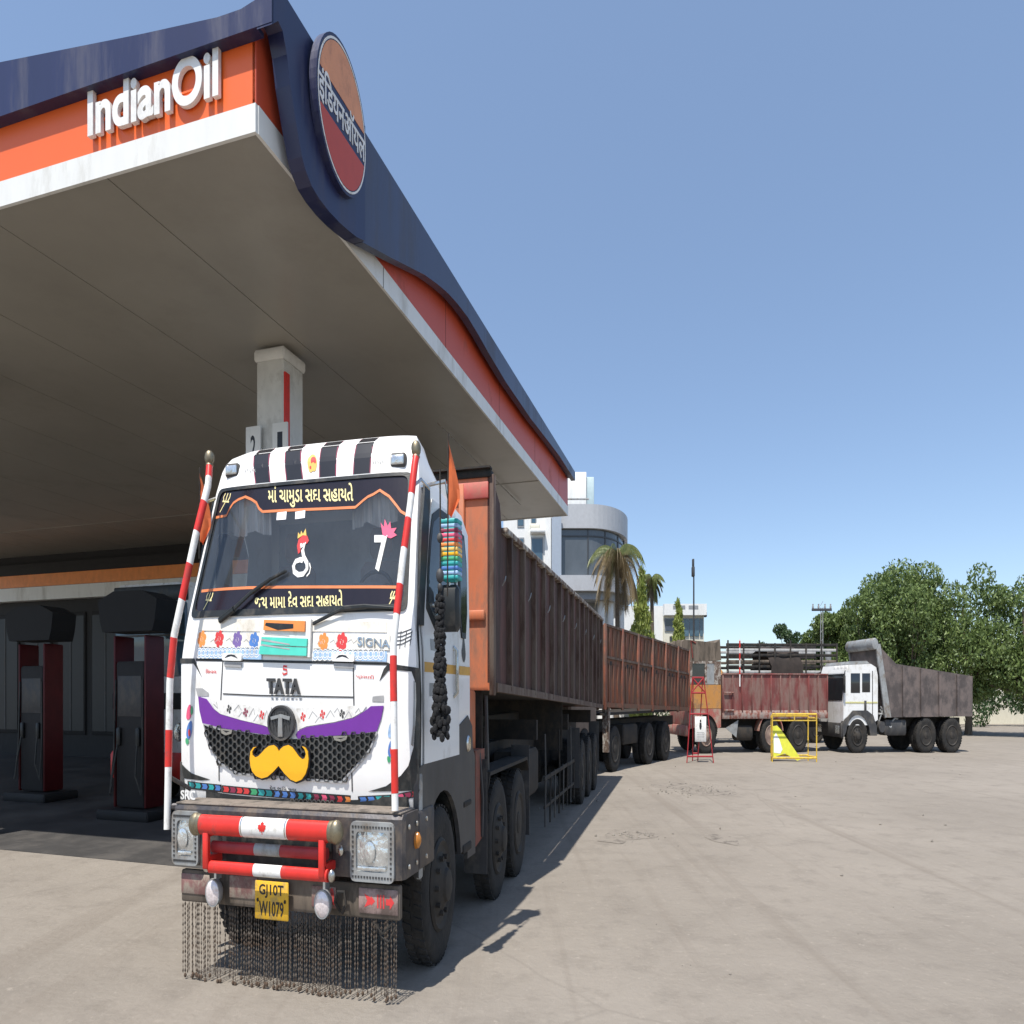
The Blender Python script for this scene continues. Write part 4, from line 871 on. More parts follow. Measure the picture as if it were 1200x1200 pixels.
# lower cab: wheel arch and steps
arch = [(.40, 1.28), (.40, .66), (.48, .62), (.50, .72)]+[(1.10+.60*math.cos(t), .50+.60*math.sin(t)) for t in [math.pi*.92-math.pi*.86*i/14 for i in range(15)]]+[(1.72, .62), (2.08, .62), (2.16, 1.10), (2.12, 1.48), (1.95, 1.56), (1.45, 1.46), (.9, 1.34)]
for s in (1, -1):
    mb = MB(); mb.prism(arch, lambda y, z, d: (XC+s*(1.335+d), y, z), 0, .05); o = mb.build('mudguard', GREYP, truck, smooth=False)
    mb = MB(); mb.prism([(1.10+r_*math.cos(t), .50+r_*math.sin(t)) for r_, rng in ((.60, range(15)), (.64, range(14, -1, -1))) for t in [math.pi*.92-math.pi*.86*i/14 for i in rng]], lambda y, z, d: (XC+s*(.92+d), y, z), 0, .40); mb.build('arch_lip', BLACK, o)
    MB().box(XC+s*1.35, XC+s*1.395, .42, .50, .64, 1.25, .01).build('step_edge', GREYST, truck)
    MB().box(XC+s*1.25, XC+s*1.40, 1.75, 2.05, .60, .66, .01).box(XC+s*1.25, XC+s*1.40, 1.78, 2.05, .92, .96, .01).build('step', CHASSIS, truck)
    MB().lathe([(.06, 0), (.05, s*.02), (1e-5, s*.022)], (XC+s*1.388, 1.95, 1.36), 'x', 14).build('fuel_cap', CHROME, truck)
    MB().prism([(2.08, .52), (2.4, .52), (2.38, 1.25), (2.12, 1.45)], lambda y, z, d: (s*(1.15+d), y, z), 0, .05).build('mudflap', GREYP, truck, smooth=False)
# mirrors
for s in (1, -1):
    x = XC+s*1.30 if s < 0 else 1.36
    ar = MB().tube([(XC+s*1.18, .80, 2.98), (x, .86, 3.02), (x+s*.02, .92, 2.9), (x+s*.02, .95, 2.2)], .014, 6).tube([(XC+s*1.22, .82, 2.28), (x+s*.02, .95, 2.24)], .012, 6).build('mirror_arm', CHROME if s > 0 else BLACK, truck)
    MB().box(x-.11, x+.13, .90, 1.03, 2.10, 2.39, .035).build('mirror', BLACK, ar)
    mm = MB().box(x-.06, x+.13, .88, 1.02, 2.405, 2.80, .04).build('mirror', BLACK if s < 0 else TEAL, ar)
    if s > 0:
        cols = [TEAL, LBLUE, MAROON, PINK, RED2, ORANGEF, GOLDF, YELLOW, GREENF, TEAL, BLUEF, LBLUE, TEAL]
        for i, m in enumerate(cols):
            z0 = 2.415+.0290*(12-i); MB().box(x-.063, x+.133, .876, 1.024, z0+.002, z0+.0275, .006).build('cover_band', m, mm)
# hanging black tassel
ta = thing('tassel_garland', 'long black braided tassel hanging beside the white cab door', 'tassel', *(Vector((LX, LY, 0))+RT*1.44+AX*.50).xy, 14.5)
mb = MB(); mb.tube([(0, 0, 3.02), (.005, 0, 2.6), (0, 0, 2.26)], .008, 6); mb.build('cord', CHASSIS, ta)
mb = MB(); mb.ball((0, 0, 2.62), .03, 8); mb.ball((0, 0, 2.40), .04, 8, 1.1); mb.ball((.0, 0, 2.335), .026, 8); mb.build('bead', GREYP, ta)
mb = MB(); rk = random.Random(9)
for i in range(18):
    z = 2.27-.036*i; r = .040+.0012*i+.006*math.sin(i*1.3)
    for k in range(9): t = 2*math.pi*k/9+i*.5; mb.ball((r*.75*math.cos(t), r*.75*math.sin(t), z+rk.uniform(-.012, .012)), r*.48, 4, .8)
mb.build('braid', mat('black_yarn', (0.012, 0.012, 0.013), .95, var=.4, scale=30, bump=.6, bscale=60), ta)
mb = MB()
for i in range(60):
    t = rk.uniform(0, 6.28); r = rk.uniform(.02, .085); z = rk.uniform(1.46, 1.64); mb.ball((r*math.cos(t), r*math.sin(t), z), rk.uniform(.02, .032), 4)
mb.build('pompom', MATS['black_yarn'], ta)

# --- cargo body
BY0, BY1, BW = 2.94, 15.42, 1.25
zbt = lambda y: 1.80-(y-BY0)*.024                   # bottom edge of the body sides
hb = MB(); hb.box(-BW+.05, BW-.004, BY0, BY0+.05, 1.74, 3.44); o = hb.build('headboard', HEADB, truck)
MB().box(-BW-.01, BW+.01, BY0-.04, BY0+.10, 3.44, 3.50, .01).box(-BW-.01, BW+.01, BY0-.10, BY0+.02, 3.50, 3.515).build('headboard_cap', CHASSIS, o)
MB().box(-BW+.08, BW-.08, BY0-.05, BY0, 2.30, 2.38, .01).box(-.9, -.82, BY0-.05, BY0, 1.8, 3.40, .01).box(.80, .88, BY0-.05, BY0, 1.8, 3.40, .01).box(0, .08, BY0-.05, BY0, 1.8, 3.4, .01).build('headboard_rib', HEADB, o)
MB().box(-BW+.1, BW-.03, BY0-.045, BY0-.002, 3.27, 3.40, .004).build('red_edge', mat('pinkish_red_band', (.55, .10, .08), .5, var=.15, dirt=(.4, .14, .1), damt=.3), o)
MB().box(-.9, BW-.2, BY0-.3, BY0-.05, 1.2, 1.74, .02).build('front_stay', HEADB, truck)
for s in (1, -1):
    pr_ = [(BY0, zbt(BY0)), (BY1, zbt(BY1)), (BY1, 3.08), (BY0+.55, 3.08), (BY0+.45, 3.30), (BY0, 3.46)]
    w = MB().prism(pr_, lambda y, z, d: (s*(BW-d), y, z), 0, .05).build('side_wall', RUSTS, truck, smooth=False)
    MB().box(s*(BW-.02), s*(BW+.045), BY0-.02, BY0+.09, 1.70, 3.46, .008).build('corner_post', RUSTR, w)
    n = 15
    for i in range(1, n+1):
        y = BY0+.05+(BY1-BY0-.2)*i/n; rk = random.Random(i)
        q = MB().prism([(y-.035, zbt(y)-.04-.02*rk.random()), (y+.035, zbt(y)-.04), (y+.035, 3.06), (y-.035, 3.06)], lambda yy, z, d: (s*(BW+d), yy, z), 0, .075).build('rib', RUSTR, w, smooth=False)
    yy = BY0+.55
    tr = MB(); 
    while yy < BY1-.01:
        y2 = min(BY1, yy+.8); tr.box(s*(BW-.06), s*(BW+.085), yy, y2-.004, 3.065, 3.115, .008); yy = y2
    tr.build('top_rail', WORNW, w)
    MB().prism([(BY0+.1, zbt(BY0)-.07), (BY1, zbt(BY1)-.07), (BY1, zbt(BY1)), (BY0+.1, zbt(BY0))], lambda y, z, d: (s*(BW-.03+d), y, z), 0, .10).build('bottom_rail', RUSTR, w, smooth=False)
    cl = MB(); rk = random.Random(5)
    for k in range(7):      # lumps of load along the far rail
        pass
    hk = MB(); 
    for i in range(0, n, 2):
        y = BY0+.5+(BY1-BY0-.2)*i/n; hk.tube([(s*(BW+.02), y, 2.62), (s*(BW+.06), y, 2.66), (s*(BW+.06), y+.05, 2.70), (s*(BW+.03), y+.06, 2.66)], .008, 5)
    hk.build('rope_hook', GREYST, w)
MB().prism([(BY0+.06, 1.82), (BY1-.05, 1.54), (BY1-.05, 1.48), (BY0+.06, 1.76)], lambda y, z, d: (d, y, z), -BW+.06, BW-.06).build('load_floor', CHASSIS, truck, smooth=False)
tg = MB().box(-BW, BW, BY1, BY1+.05, 1.46, 3.10).build('tailboard', RUSTS, truck)
MB().box(BW-.10, BW+.05, BY1-.06, BY1+.08, 1.42, 3.13, .01).box(-BW-.05, -BW+.10, BY1-.06, BY1+.08, 1.42, 3.13, .01).build('tail_post', WORNW, tg)
rk = random.Random(3); mb = MB()
for k in range(7):
    y = 3.6+k*1.35+rk.uniform(-.2, .3); mb.box(-BW+.1, BW-.18, y, y+.18, 3.10, 3.15+.08*rk.random(), .02)
mb.build('load_bar', WOODG, truck)
# frame, axles, tanks
MB().box(-.45, -.33, .5, BY1, .92, 1.20).box(.33, .45, .5, BY1, .92, 1.20).box(-1.1, 1.1, BY0+.2, BY0+.3, 1.2, 1.44).box(-1.1, 1.1, 6.5, 6.6, 1.2, 1.42).box(-1.1, 1.1, 10, 10.1, 1.2, 1.42).box(-1.1, 1.1, 14, 14.1, 1.2, 1.42).build('chassis_rail', CHASSIS, truck)
mb = MB()
for y in (1.10, 3.42, 4.62, 11.65, 12.95, 14.25): mb.tube([(-1.0, y, .5), (1.0, y, .5)], .085, 10); mb.lathe([(1e-5, -.18), (.18, -.1), (.2, 0), (.18, .1), (1e-5, .18)], (0, y, .5), 'x', 12)
mb.build('axle', CHASSIS, truck)
for y in (1.10, 3.42, 4.62, 11.65, 12.95, 14.25):
    for s in (1, -1): wheel(truck, s*1.235, y, s, RIMD, deep=(y > 4), twin=(y > 4))
MB().box(-.9, .9, .6, 2.0, .62, 1.0, .05).build('engine_sump', CHASSIS, truck)
MB().box(-.10, .10, 2.5, 15.1, .50, 1.46, .02).build('underbed_shade_plate', CHASSIS, truck)  # added dark plate where only shade shows under the bed
MB().box(-1.1, 1.1, 3.0, 3.04, 1.12, 1.80).box(-1.1, 1.1, 9.2, 9.24, .95, 1.62).build('underbed_dark_screen', CHASSIS, truck)  # added dark cross plates, keep the bright background out of the underbed shade
MB().box(-.72, -.30, 7.2, 10.2, .45, 1.3, .04).build('spare_locker', CHASSIS, truck)
MB().box(.55, 1.12, 5.35, 6.6, .62, 1.12, .05).build('fuel_tank', CHASSIS, truck)
MB().box(-1.1, -.5, 5.4, 6.4, .6, 1.1, .05).build('battery_box', CHASSIS, truck)
MB().prism([(2.5, .55), (2.95, .60), (2.9, 1.28), (2.5, 1.28)], lambda y, z, d: (.75+d, y, z), 0, .42).build('tool_box', mat('rust_red_box', (.2, .06, .04), .7, var=.3, dirt=(.1, .07, .05), damt=.4), truck, smooth=False)
MB().prism([(4.0+r_*math.cos(t), .58+r_*math.sin(t)) for r_, rng in ((1.20, range(15)), (1.23, range(14, -1, -1))) for t in [math.pi*.80-math.pi*.60*i/14 for i in rng]][0:0] or [(2.85, .95), (2.95, 1.06), (5.15, 1.06), (5.25, .95), (5.25, .98), (5.15, 1.09), (2.95, 1.09), (2.85, .98)], lambda y, z, d: (.9+d, y, z), 0, .34).build('mudguard', CHASSIS, truck, smooth=False)
for yy in (2.78, 5.28, 10.95, 14.95): MB().box(.92, 1.24, yy, yy+.015, .30, 1.20).box(-1.24, -.92, yy, yy+.015, .30, 1.20).build('mudflap', GREYP, truck)
for s in (1, -1):
    g = MB().box(s*1.17, s*1.20, 6.8, 10.4, .72, .77, .006).box(s*1.17, s*1.20, 6.8, 10.4, .40, .44, .006).build('side_guard', CHASSIS, truck)
    for i in range(8):
        y = 6.85+i*.5; MB().tube([(s*1.19, y, 1.25 if i % 3 == 0 else .78), (s*1.19, y+.06, .72), (s*1.20, y-.05, .20)], .018, 6).build('guard_bar', CHASSIS if i % 2 else GREYP, g)
MB().tube([(1.16, 2.7, 1.25), (1.2, 2.72, .9), (1.18, 2.75, .6)], .02, 6).tube([(1.16, 3.0, 1.70), (1.18, 3.02, 1.1)], .025, 6).build('stay_rod', GREYP, truck)
#@@END_TRUCK
# ================================================================== the station canopy
CX, CY, CTH = -2.932, 7.531, 16.9
HS, CLEN, CWID = 5.50, 17.05, 32.0
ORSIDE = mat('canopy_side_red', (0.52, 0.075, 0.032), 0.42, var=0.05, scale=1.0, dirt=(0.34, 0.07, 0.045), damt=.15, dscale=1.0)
can = thing('fuel_canopy', 'large orange, navy and white filling station canopy on white columns', 'canopy', CX, CY, CTH)
cf = lambda x, z, d: (x, -d, z)                      # front face
cs = lambda y, z, d: (d, y, z)                       # long side face
# soffit: recessed joints between long sheets
MB().box(-CWID, -.02, .02, CLEN-.02, HS+.03, HS+.10).build('soffit_backing', GAP, can)
xw = [-.03, -2.25, -4.4, -6.6, -8.8, -11.0, -13.1, -15.3, -17.5, -19.7, -21.9, -24.1, -26.3, -28.5, -30.7, -31.97]
yw = [.03, 4.4, 8.7, 13.0, CLEN-.03]
for i in range(len(xw)-1):
    for j in range(len(yw)-1): MB().box(xw[i+1]+.008, xw[i]-.008, yw[j]+.003, yw[j+1]-.003, HS+.012+.004*((i*3+j) % 3), HS+.026+.004).build('soffit_panel', SOFF, can, smooth=False)
# white edge band
MB().box(-CWID, 0, -.012, .03, HS-.0, HS+.195).build('edge_band', CANW, can); MB().box(-.03, .012, .031, CLEN, HS, HS+.195).build('edge_band', CANW, can); MB().box(-CWID, .0, CLEN-.02, CLEN+.012, HS, HS+.195).build('edge_band', CANW, can)
MB().box(.0, .016, 3.02, 3.03, HS+.0, HS+.19).box(.0, .016, 9.02, 9.03, HS, HS+.19).box(.0, .016, 15.4, 15.41, HS, HS+.19).build('band_joint', GAP, can)
# orange fascia
ZF0, ZF1 = HS+.198, HS+.70
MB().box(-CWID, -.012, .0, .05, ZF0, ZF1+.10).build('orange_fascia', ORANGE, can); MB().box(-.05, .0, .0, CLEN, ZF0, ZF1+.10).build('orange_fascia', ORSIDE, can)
MB().box(-CWID, -.05, CLEN-.05, CLEN, ZF0, ZF1+.3).build('orange_fascia', ORANGE, can)
MB().box(-CWID, -.06, .06, CLEN-.06, HS+.3, HS+.34).build('canopy_roof', GREYST, can)
for yy in (2.2, 5.6, 9.0, 12.4, 15.6): MB().box(0, .003, yy, yy+.008, ZF0, ZF1+.05).build('fascia_joint', GAP, can)
# navy wave along the long side (its lower edge swoops over the white band, then thins out)
low_ = [(-.13, 6.10), (-.02, 6.185), (.06, 6.165), (.14, 6.05), (.20, 5.875), (.31, 5.675), (.43, 5.49), (.50, 5.43), (.63, 5.37), (.80, 5.348), (1.02, 5.345), (1.25, 5.36), (1.46, 5.385), (1.70, 5.42), (1.93, 5.477), (2.85, 5.681), (4.05, 5.961), (4.6, 6.06), (5.1, 6.135), (5.6, 6.18), (6.15, 6.206), (6.8, 6.19), (7.4, 6.159), (8.7, 6.12), (11.0, 6.136), (12.8, 6.20), (14.6, 6.255), (16.1, 6.25), (17.12, 6.25)]
def wave(i0, i1, y0, y1): 
    sub = low_[i0:i1]
    return sub+[(y1, 6.43), (y0, 6.43)]
VX = .14
def wplate(name, poly, x0, x1, m):
    mb = MB(); mb.prism(poly, lambda y, z, d: (d, y, z), x0, x1); return mb.build(name, m, can, smooth=False)
wplate('navy_wave', low_[:15]+[(1.93, 6.43), (-.13, 6.43)], VX-.03, VX+.17, NAVY)
wplate('navy_wave', [(1.945, 5.479)]+low_[15:]+[(17.12, 6.43), (1.945, 6.43)], VX-.03, VX+.12, mat('canopy_navy_lit', (0.038, 0.045, 0.090), 0.34, var=0.15, scale=1.0, dirt=(0.07, 0.075, 0.105), damt=0.3, dscale=1.2, streak=0.2))  # lighter navy copy: brighter light on this run put into the colour
MB().box(-.03, VX-.03, .2, CLEN, 6.30, 6.425).build('canopy_capping', NAVY, can)
# navy band along the front
MB().prism([(-CWID, 6.115), (VX+.17, 6.115), (VX+.17, 6.40), (.12, 6.30), (-.1, 6.27), (-.42, 6.272), (-1.49, 6.345), (-5, 6.62), (-CWID, 6.62)], lambda x, z, d: (x, d, z), -.135, -.105).build('navy_band', NAVY, can, smooth=False)
MB().prism([(-CWID, 6.115), (VX-.035, 6.115), (VX-.035, 6.145), (-CWID, 6.145)], lambda x, z, d: (x, d, z), -.104, -.002).build('band_soffit', NAVY, can, smooth=False)
# raised letters
v, f = text2d("IndianOil", .03, 8)
tm = MB(); tm.add([(p[0], 0, p[1]) for p in v], f)
xs_ = sorted(min(p[0] for p in b.v) for b in tm.islands())
fr_ = xs_[3]                                     # where the fourth letter starts
wl_ = 1.285/(1-fr_)
tm = MB(); tm.relief([bil([(-.465-wl_, 6.125), (-.465, 6.125), (-.465, 5.785), (-.465-wl_, 5.785)], *p) for p in v], f, cf, .022, .05)
isl = tm.islands()
isl.sort(key=lambda b: min(p[0] for p in b.v))
groups = []
for b in isl:
    x0 = min(p[0] for p in b.v); x1 = max(p[0] for p in b.v)
    if groups and x0 < groups[-1][1]-.03: groups[-1][0].add(b.v, b.f); groups[-1][1] = max(x1, groups[-1][1])
    else: groups.append([b, x1])
LETW = mat('letter_white', (0.78, 0.77, 0.74), 0.35, var=.03, dirt=(.55, .53, .5), damt=.2)
for b, _ in groups: b.build('letter', LETW, can, smooth=False)
MB().box(-.5-wl_+.05, -.5, -.03, -.012, 5.90, 5.915).build('letter_rail', ORANGE, can)
# roundel on the wave
rc = (1.13, 6.085)
def cr(u, v, d):                                   # leans out a little at the top
    return (VX+.20+d+.10*(v-rc[1]), u+.0, v)
ry_, rz_ = .60, .505
tilt = lambda u, v: (rc[0]+u-.18*v, rc[1]+v)
def disc(k): return [tilt(ry_*k*math.cos(t), rz_*k*math.sin(t)) for t in [2*math.pi*i/48 for i in range(48)]]
mb = MB(); v, f = fill(disc(1.0), (), 9); mb.relief(v, f, cr, .0, .10); ro = mb.build('roundel', NAVY, can, smooth=False)
v, f = fill(disc(.955), [disc(.925)], 9); MB().relief(v, f, cr, .102, .004).build('white_ring', WPAINT, ro, smooth=False)
arc = lambda a0, a1, k=.91: [tilt(ry_*k*math.cos(t), rz_*k*math.sin(t)) for t in [a0+(a1-a0)*i/24 for i in range(25)]]
ro1 = mat('roundel_orange', (0.72, 0.29, 0.12), 0.35, var=.08, dirt=(.5, .22, .12), damt=.25)
bh = math.asin(.26)
for a0, a1, m in ((bh, math.pi-bh, ro1), (math.pi+bh, 2*math.pi-bh, mat('roundel_red', (0.50, 0.06, 0.025), .38, var=.06))):
    v, f = fill(arc(a0, a1), (), 9); MB().relief(v, f, cr, .102, .003).build('orange_segment', m, ro, smooth=False)
HI = "\u0907\u0902\u093f\u0921\u092f\u0928\u0911\u092f\u0932"
qd = [tilt(-.55, .135), tilt(.55, .135), tilt(.55, -.115), tilt(-.55, -.115)]
mb = MB(); intext(mb, HI, qd, cr, .102, .006, .012); mb.build('roundel_lettering', WPAINT, ro, smooth=False)
# columns
def column(px, py, w, d, y_local_shift=0, stripe=True):
    Y = (HS-H)*F*S/(HZ-py); X = (px-600)/F*Y
    v_ = Vector((X-CX, Y-CY)); t = math.radians(CTH); lx = v_.x*math.cos(t)-v_.y*math.sin(t); ly = v_.x*math.sin(t)+v_.y*math.cos(t)
    o = MB().box(lx-w/2, lx+w/2, ly, ly+d, 0, HS-.16, .02).build('column', CONC, can)
    MB().box(lx-w/2-.04, lx+w/2+.04, ly-.04, ly+d+.04, HS-.16, HS-.03, .03).build('column_head', CONC, o)
    MB().box(lx-w/2-.05, lx+w/2+.05, ly-.05, ly+d+.05, 0, .5, .02).build('column_plinth', mat('plinth_dark', (.06, .05, .05), .8, var=.3), o)
    if stripe: MB().box(lx+w/2+.001, lx+w/2+.03, ly+.02, ly+.16, .6, HS-.30).build('red_trim', RED, o)
    for j, sx in enumerate((-1, 1)):
        b = MB().box(lx+sx*(w/2+.0)-.16, lx+sx*(w/2)+.16, ly-.10, ly-.06, 4.02, 4.62, .006).build('pump_number_board', CANW, o)
        dg = MB(); cx_ = lx+sx*w/2
        intext(dg, "21"[j], [(cx_-.05, 4.52), (cx_+.06, 4.52), (cx_+.06, 4.27), (cx_-.05, 4.27)], lambda x, z, dd: (x, ly-.10-dd, z), .002, 0, .02)
        dg.build('number', BLACKP, o, smooth=False, recalc=False)
    return lx, ly
c1 = column(316, 405, .58, .62)
def column_at(lx, ly, w, d):
    o = MB().box(lx-w/2, lx+w/2, ly, ly+d, 0, HS-.16, .02).build('column', CONC, can)
    MB().box(lx-w/2-.04, lx+w/2+.04, ly-.04, ly+d+.04, HS-.16, HS-.03, .03).build('column_head', CONC, o)
    MB().box(lx-w/2-.05, lx+w/2+.05, ly-.05, ly+d+.05, 0, .5, .02).build('column_plinth', MATS['plinth_dark'], o)
column_at(c1[0], c1[1]+8.0, .62, .62)
column_at(c1[0]-6.6, c1[1]-1.6, .5, .62); column_at(c1[0]-6.6, c1[1]+8.0, .62, .62)
# slim lamps and conduit under the soffit
MB().tube([(-1.2, 8.0, HS-.03), (-1.2, 15.0, HS-.03)], .012, 6).build('conduit', GREYST, can)

def local(o, px, Y):
    """a place seen at px and depth Y, in the thing's own frame"""
    X = (px-600)/F*Y; d = Vector((X-o.location.x, Y-o.location.y)); t = -o.rotation_euler.z
    return d.x*math.cos(t)-d.y*math.sin(t), d.x*math.sin(t)+d.y*math.cos(t)
# added dark ground sheet: deepens the shade under the canopy and soffit
mb = MB(); mb.box(-31.5, -1.6, 2.6, 21.5, -.05, .006); mb.build('canopy_shade_sheet', mat('shade_sheet_dark', (.038, .035, .033), .8, var=.3, scale=.8, dirt=(.07, .063, .056), damt=.35, dscale=.8), None, kind='structure', smooth=False)
sl = bpy.data.objects['canopy_shade_sheet']; sl.location = can.location; sl.rotation_euler = can.rotation_euler
# --- station shop behind
shop = thing('station_shop', 'dark filling station shop with an orange and white fascia band under the canopy', 'shop', -14.5, 28.5, CTH)
MB().box(-24, 9.5, 0, 6, 0, 7.2).build('wall', DARKW, shop)
MB().box(-24.1, 9.6, -.35, -.02, 4.62, 4.95).build('orange_fascia', ORANGEF, shop); MB().box(-24.1, 9.6, -.36, -.02, 4.25, 4.61).build('white_fascia', CANW, shop)
MB().box(-24.1, 9.6, -.34, -.02, 4.96, 5.25).build('fascia_top', DARKW, shop)
for i in range(11):
    x = -13+i*2.05; w = MB().box(x, x+1.7, -.06, -.01, .6, 3.9, .02).build('window', DARKW, shop); MB().box(x+.08, x+1.62, -.075, -.061, .7, 3.8).build('pane', mat('shop_glass', (.008, .009, .010), .5, var=.2), w); MB().box(x+.80, x+.88, -.09, -.076, .7, 3.8).build('mullion', GREYP, w)
MB().box(-16, 10, 6.2, 9, 0, 9).build('rear_block', DARKW, shop)
# --- bus parked beside the pumps
bus = thing('parked_bus', 'white bus with a large bluish windscreen parked under the canopy behind the pump', 'bus', (176-600)/F*16.5, 16.5, CTH)
bo = MB(); bo.box(-1.2, 1.2, 0, 8.5, .45, 3.35, .12); bo.build('body', WPAINT, bus, ang=50)
MB().box(-1.12, 1.12, -.02, .06, 1.95, 3.05, .03).build('windscreen', GLASSB, bus)
MB().box(-.02, .02, -.03, -.02, 1.95, 3.05).box(-1.1, 1.1, -.028, -.02, 2.55, 2.58).build('frame_bar', GREYP, bus)
MB().box(-1.15, 1.15, -.03, .05, 3.07, 3.30, .02).build('destination_board', BLACK, bus)
MB().box(-1.21, 1.21, -.03, .05, 1.48, 1.72, .02).build('front_band', DARKW, bus); MB().box(-1.19, 1.19, -.12, .05, .45, .85, .05).build('bumper', RED, bus)
for x in (-.9, .9): MB().lathe([(.14, 0), (.12, -.03), (1e-5, -.05)], (x, -.01, 1.15), 'y', 16).build('headlight', LENS, bus)
for k in range(5): MB().box(1.195, 1.215, .8+k*1.5, 2.1+k*1.5, 1.95, 2.95, .01).build('window', GLASSB, bus)
for s in (1, -1):
    for y in (1.6, 6.4): wheel(bus, s*1.18, y, s, RIMD)
MB().tube([(1.2, .1, 2.9), (1.42, -.15, 2.85), (1.42, -.15, 2.4)], .02, 6).box(1.36, 1.48, -.2, -.12, 1.95, 2.42, .02).build('mirror', BLACK, bus)
# --- fuel dispensers
def dispenser(px, Y, label):
    d = thing('fuel_dispenser', label, 'fuel pump', (px-600)/F*Y, Y, CTH, 'fuel dispensers on the forecourt island')
    MB().box(-.75, .75, -.5, .5, 0, .14, .03).build('island_kerb', DARKW, d)
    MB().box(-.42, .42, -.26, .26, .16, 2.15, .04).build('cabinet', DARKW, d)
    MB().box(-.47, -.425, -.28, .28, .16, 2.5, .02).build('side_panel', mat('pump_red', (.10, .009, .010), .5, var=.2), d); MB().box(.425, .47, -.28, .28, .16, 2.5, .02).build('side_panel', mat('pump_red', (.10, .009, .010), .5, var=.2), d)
    MB().prism([(-.72, 2.55), (.72, 2.55), (.80, 2.70), (.86, 2.98), (.4, 3.10), (-.4, 3.10), (-.86, 2.98), (-.80, 2.70)], lambda x, z, q: (x, q, z), -.34, .34).build('top_box', mat('matt_black', (.008, .008, .009), .8), d, smooth=False)
    MB().box(-.34, .34, -.275, -.262, 1.4, 1.95, .01).build('display_panel', GREYP, d)
    for x in (-.28, .28):
        n = MB().box(x-.05, x+.05, -.34, -.26, 1.0, 1.25, .02).build('nozzle', BLACK, d)
        MB().tube([(x, -.32, 1.05), (x*1.2, -.42, .6), (x*1.6, -.38, .35), (x*1.5, -.3, .9), (x*1.4, -.28, 1.9)], .02, 6).build('hose', BLACK, n)
dispenser(163, 15.4, 'dark fuel pump with red sides and a wide black top, in front of the bus')
dispenser(48, 18.0, 'dark fuel pump near the left edge, away from the bus')
# --- bystanding things behind the shop side of the forecourt
wl = thing('boundary_wall', 'long pale compound wall behind the parked lorries', 'wall', 6.0, 62.0, 90)
MB().box(-.12, .12, 0, 60, 0, 2.0).build('wall_face', CREAMB, wl); MB().box(-.16, .16, 0, 60, 2.0, 2.1).build('coping', BGREY, wl)

# ================================================================== second lorry (brown)
T2 = 35.2; u2 = (math.cos(math.radians(T2)), -math.sin(math.radians(T2)))
o2 = (3.30-1.25*u2[0], 23.5-1.25*u2[1])
t2 = thing('cargo_truck', 'brown slatted steel lorry with orange posts, second in the queue behind the decorated lorry', 'truck', o2[0], o2[1], T2)
L2 = 8.55
zt2 = lambda y: 3.16-.034*y; zb2 = lambda y: 1.47-.022*y
for s in (1, -1):
    w = MB().prism([(0, zb2(0)), (L2, zb2(L2)), (L2, zt2(L2)), (0, zt2(0))], lambda y, z, d: (s*(1.20+d), y, z), 0, .03).build('side_wall', BROWN2, t2, smooth=False)
    n = 24
    for i in range(n+1):
        y = .03+(L2-.1)*i/n; zm = zb2(y)+(zt2(y)-zb2(y))*.60
        if i % 4 == 0: MB().box(s*1.23, s*1.30, y-.055, y+.075, zb2(y)-.10, zt2(y)+.02, .01).build('post', BROWN2R, w)
        else:
            MB().box(s*1.231, s*1.262, y-.03, y+.04, zb2(y)+.06, zm-.12, .006).build('rib', BROWN2, w)
            MB().box(s*1.231, s*1.262, y-.03, y+.04, zm+.05, zt2(y)-.06, .006).build('rib', BROWN2, w)
    for (fz, h, m) in ((.60, .05, RUSTR), (.0, .10, BROWN2), (1.0, .05, RUSTR)):
        MB().prism([(0, zb2(0)+(zt2(0)-zb2(0))*fz-h/2), (L2, zb2(L2)+(zt2(L2)-zb2(L2))*fz-h/2), (L2, zb2(L2)+(zt2(L2)-zb2(L2))*fz+h/2), (0, zb2(0)+(zt2(0)-zb2(0))*fz+h/2)], lambda y, z, d: (s*(1.231+d), y, z), 0, .055).build('rail', m, w, smooth=False)
    rk = random.Random(2)
    for i in range(n):
        if i % 4 == 3 or rk.random() < .25: continue
        y = .03+(L2-.1)*(i+.5)/n; zm = zb2(y)+(zt2(y)-zb2(y))*.60
        MB().box(s*1.2305, s*1.236, y-.06, y+.06, zm-.16, zm-.07, .002).build('slot', GAP, w)
MB().box(-1.2, 1.2, 0, .05, 1.4, 3.15).build('headboard', BROWN2, t2); MB().box(-1.2, 1.2, L2-.05, L2, 1.25, 2.87).build('tailboard', BROWN2, t2)
MB().box(-1.19, 1.19, .05, L2-.05, 1.24, 1.29).build('load_floor', CHASSIS, t2)
MB().box(-.45, -.33, -2, L2, .85, 1.1).box(.33, .45, -2, L2, .85, 1.1).build('chassis_rail', CHASSIS, t2)
MB().box(-1.15, 1.15, -2.25, -.35, .75, 2.85, .08).build('cab', mat('grimy_cab', (.16, .12, .10), .6, var=.3), t2)
MB().box(-1.05, 1.05, -2.28, -2.2, 1.75, 2.6, .03).build('windshield', GLASSD, t2); MB().box(1.14, 1.165, -1.9, -1.0, 1.75, 2.55, .01).build('window', GLASSD, t2)
MB().box(-1.2, 1.2, -2.45, -2.25, .5, .85, .04).build('bumper', STEELW, t2)
for y in (-1.3, 4.15, 5.9): 
    for s in (1, -1): wheel(t2, s*1.2, y, s, RIMD, twin=y > 0)
wheel(t2, 1.2, 1.0, 1, RIMD); wheel(t2, -1.2, 1.0, -1, RIMD)
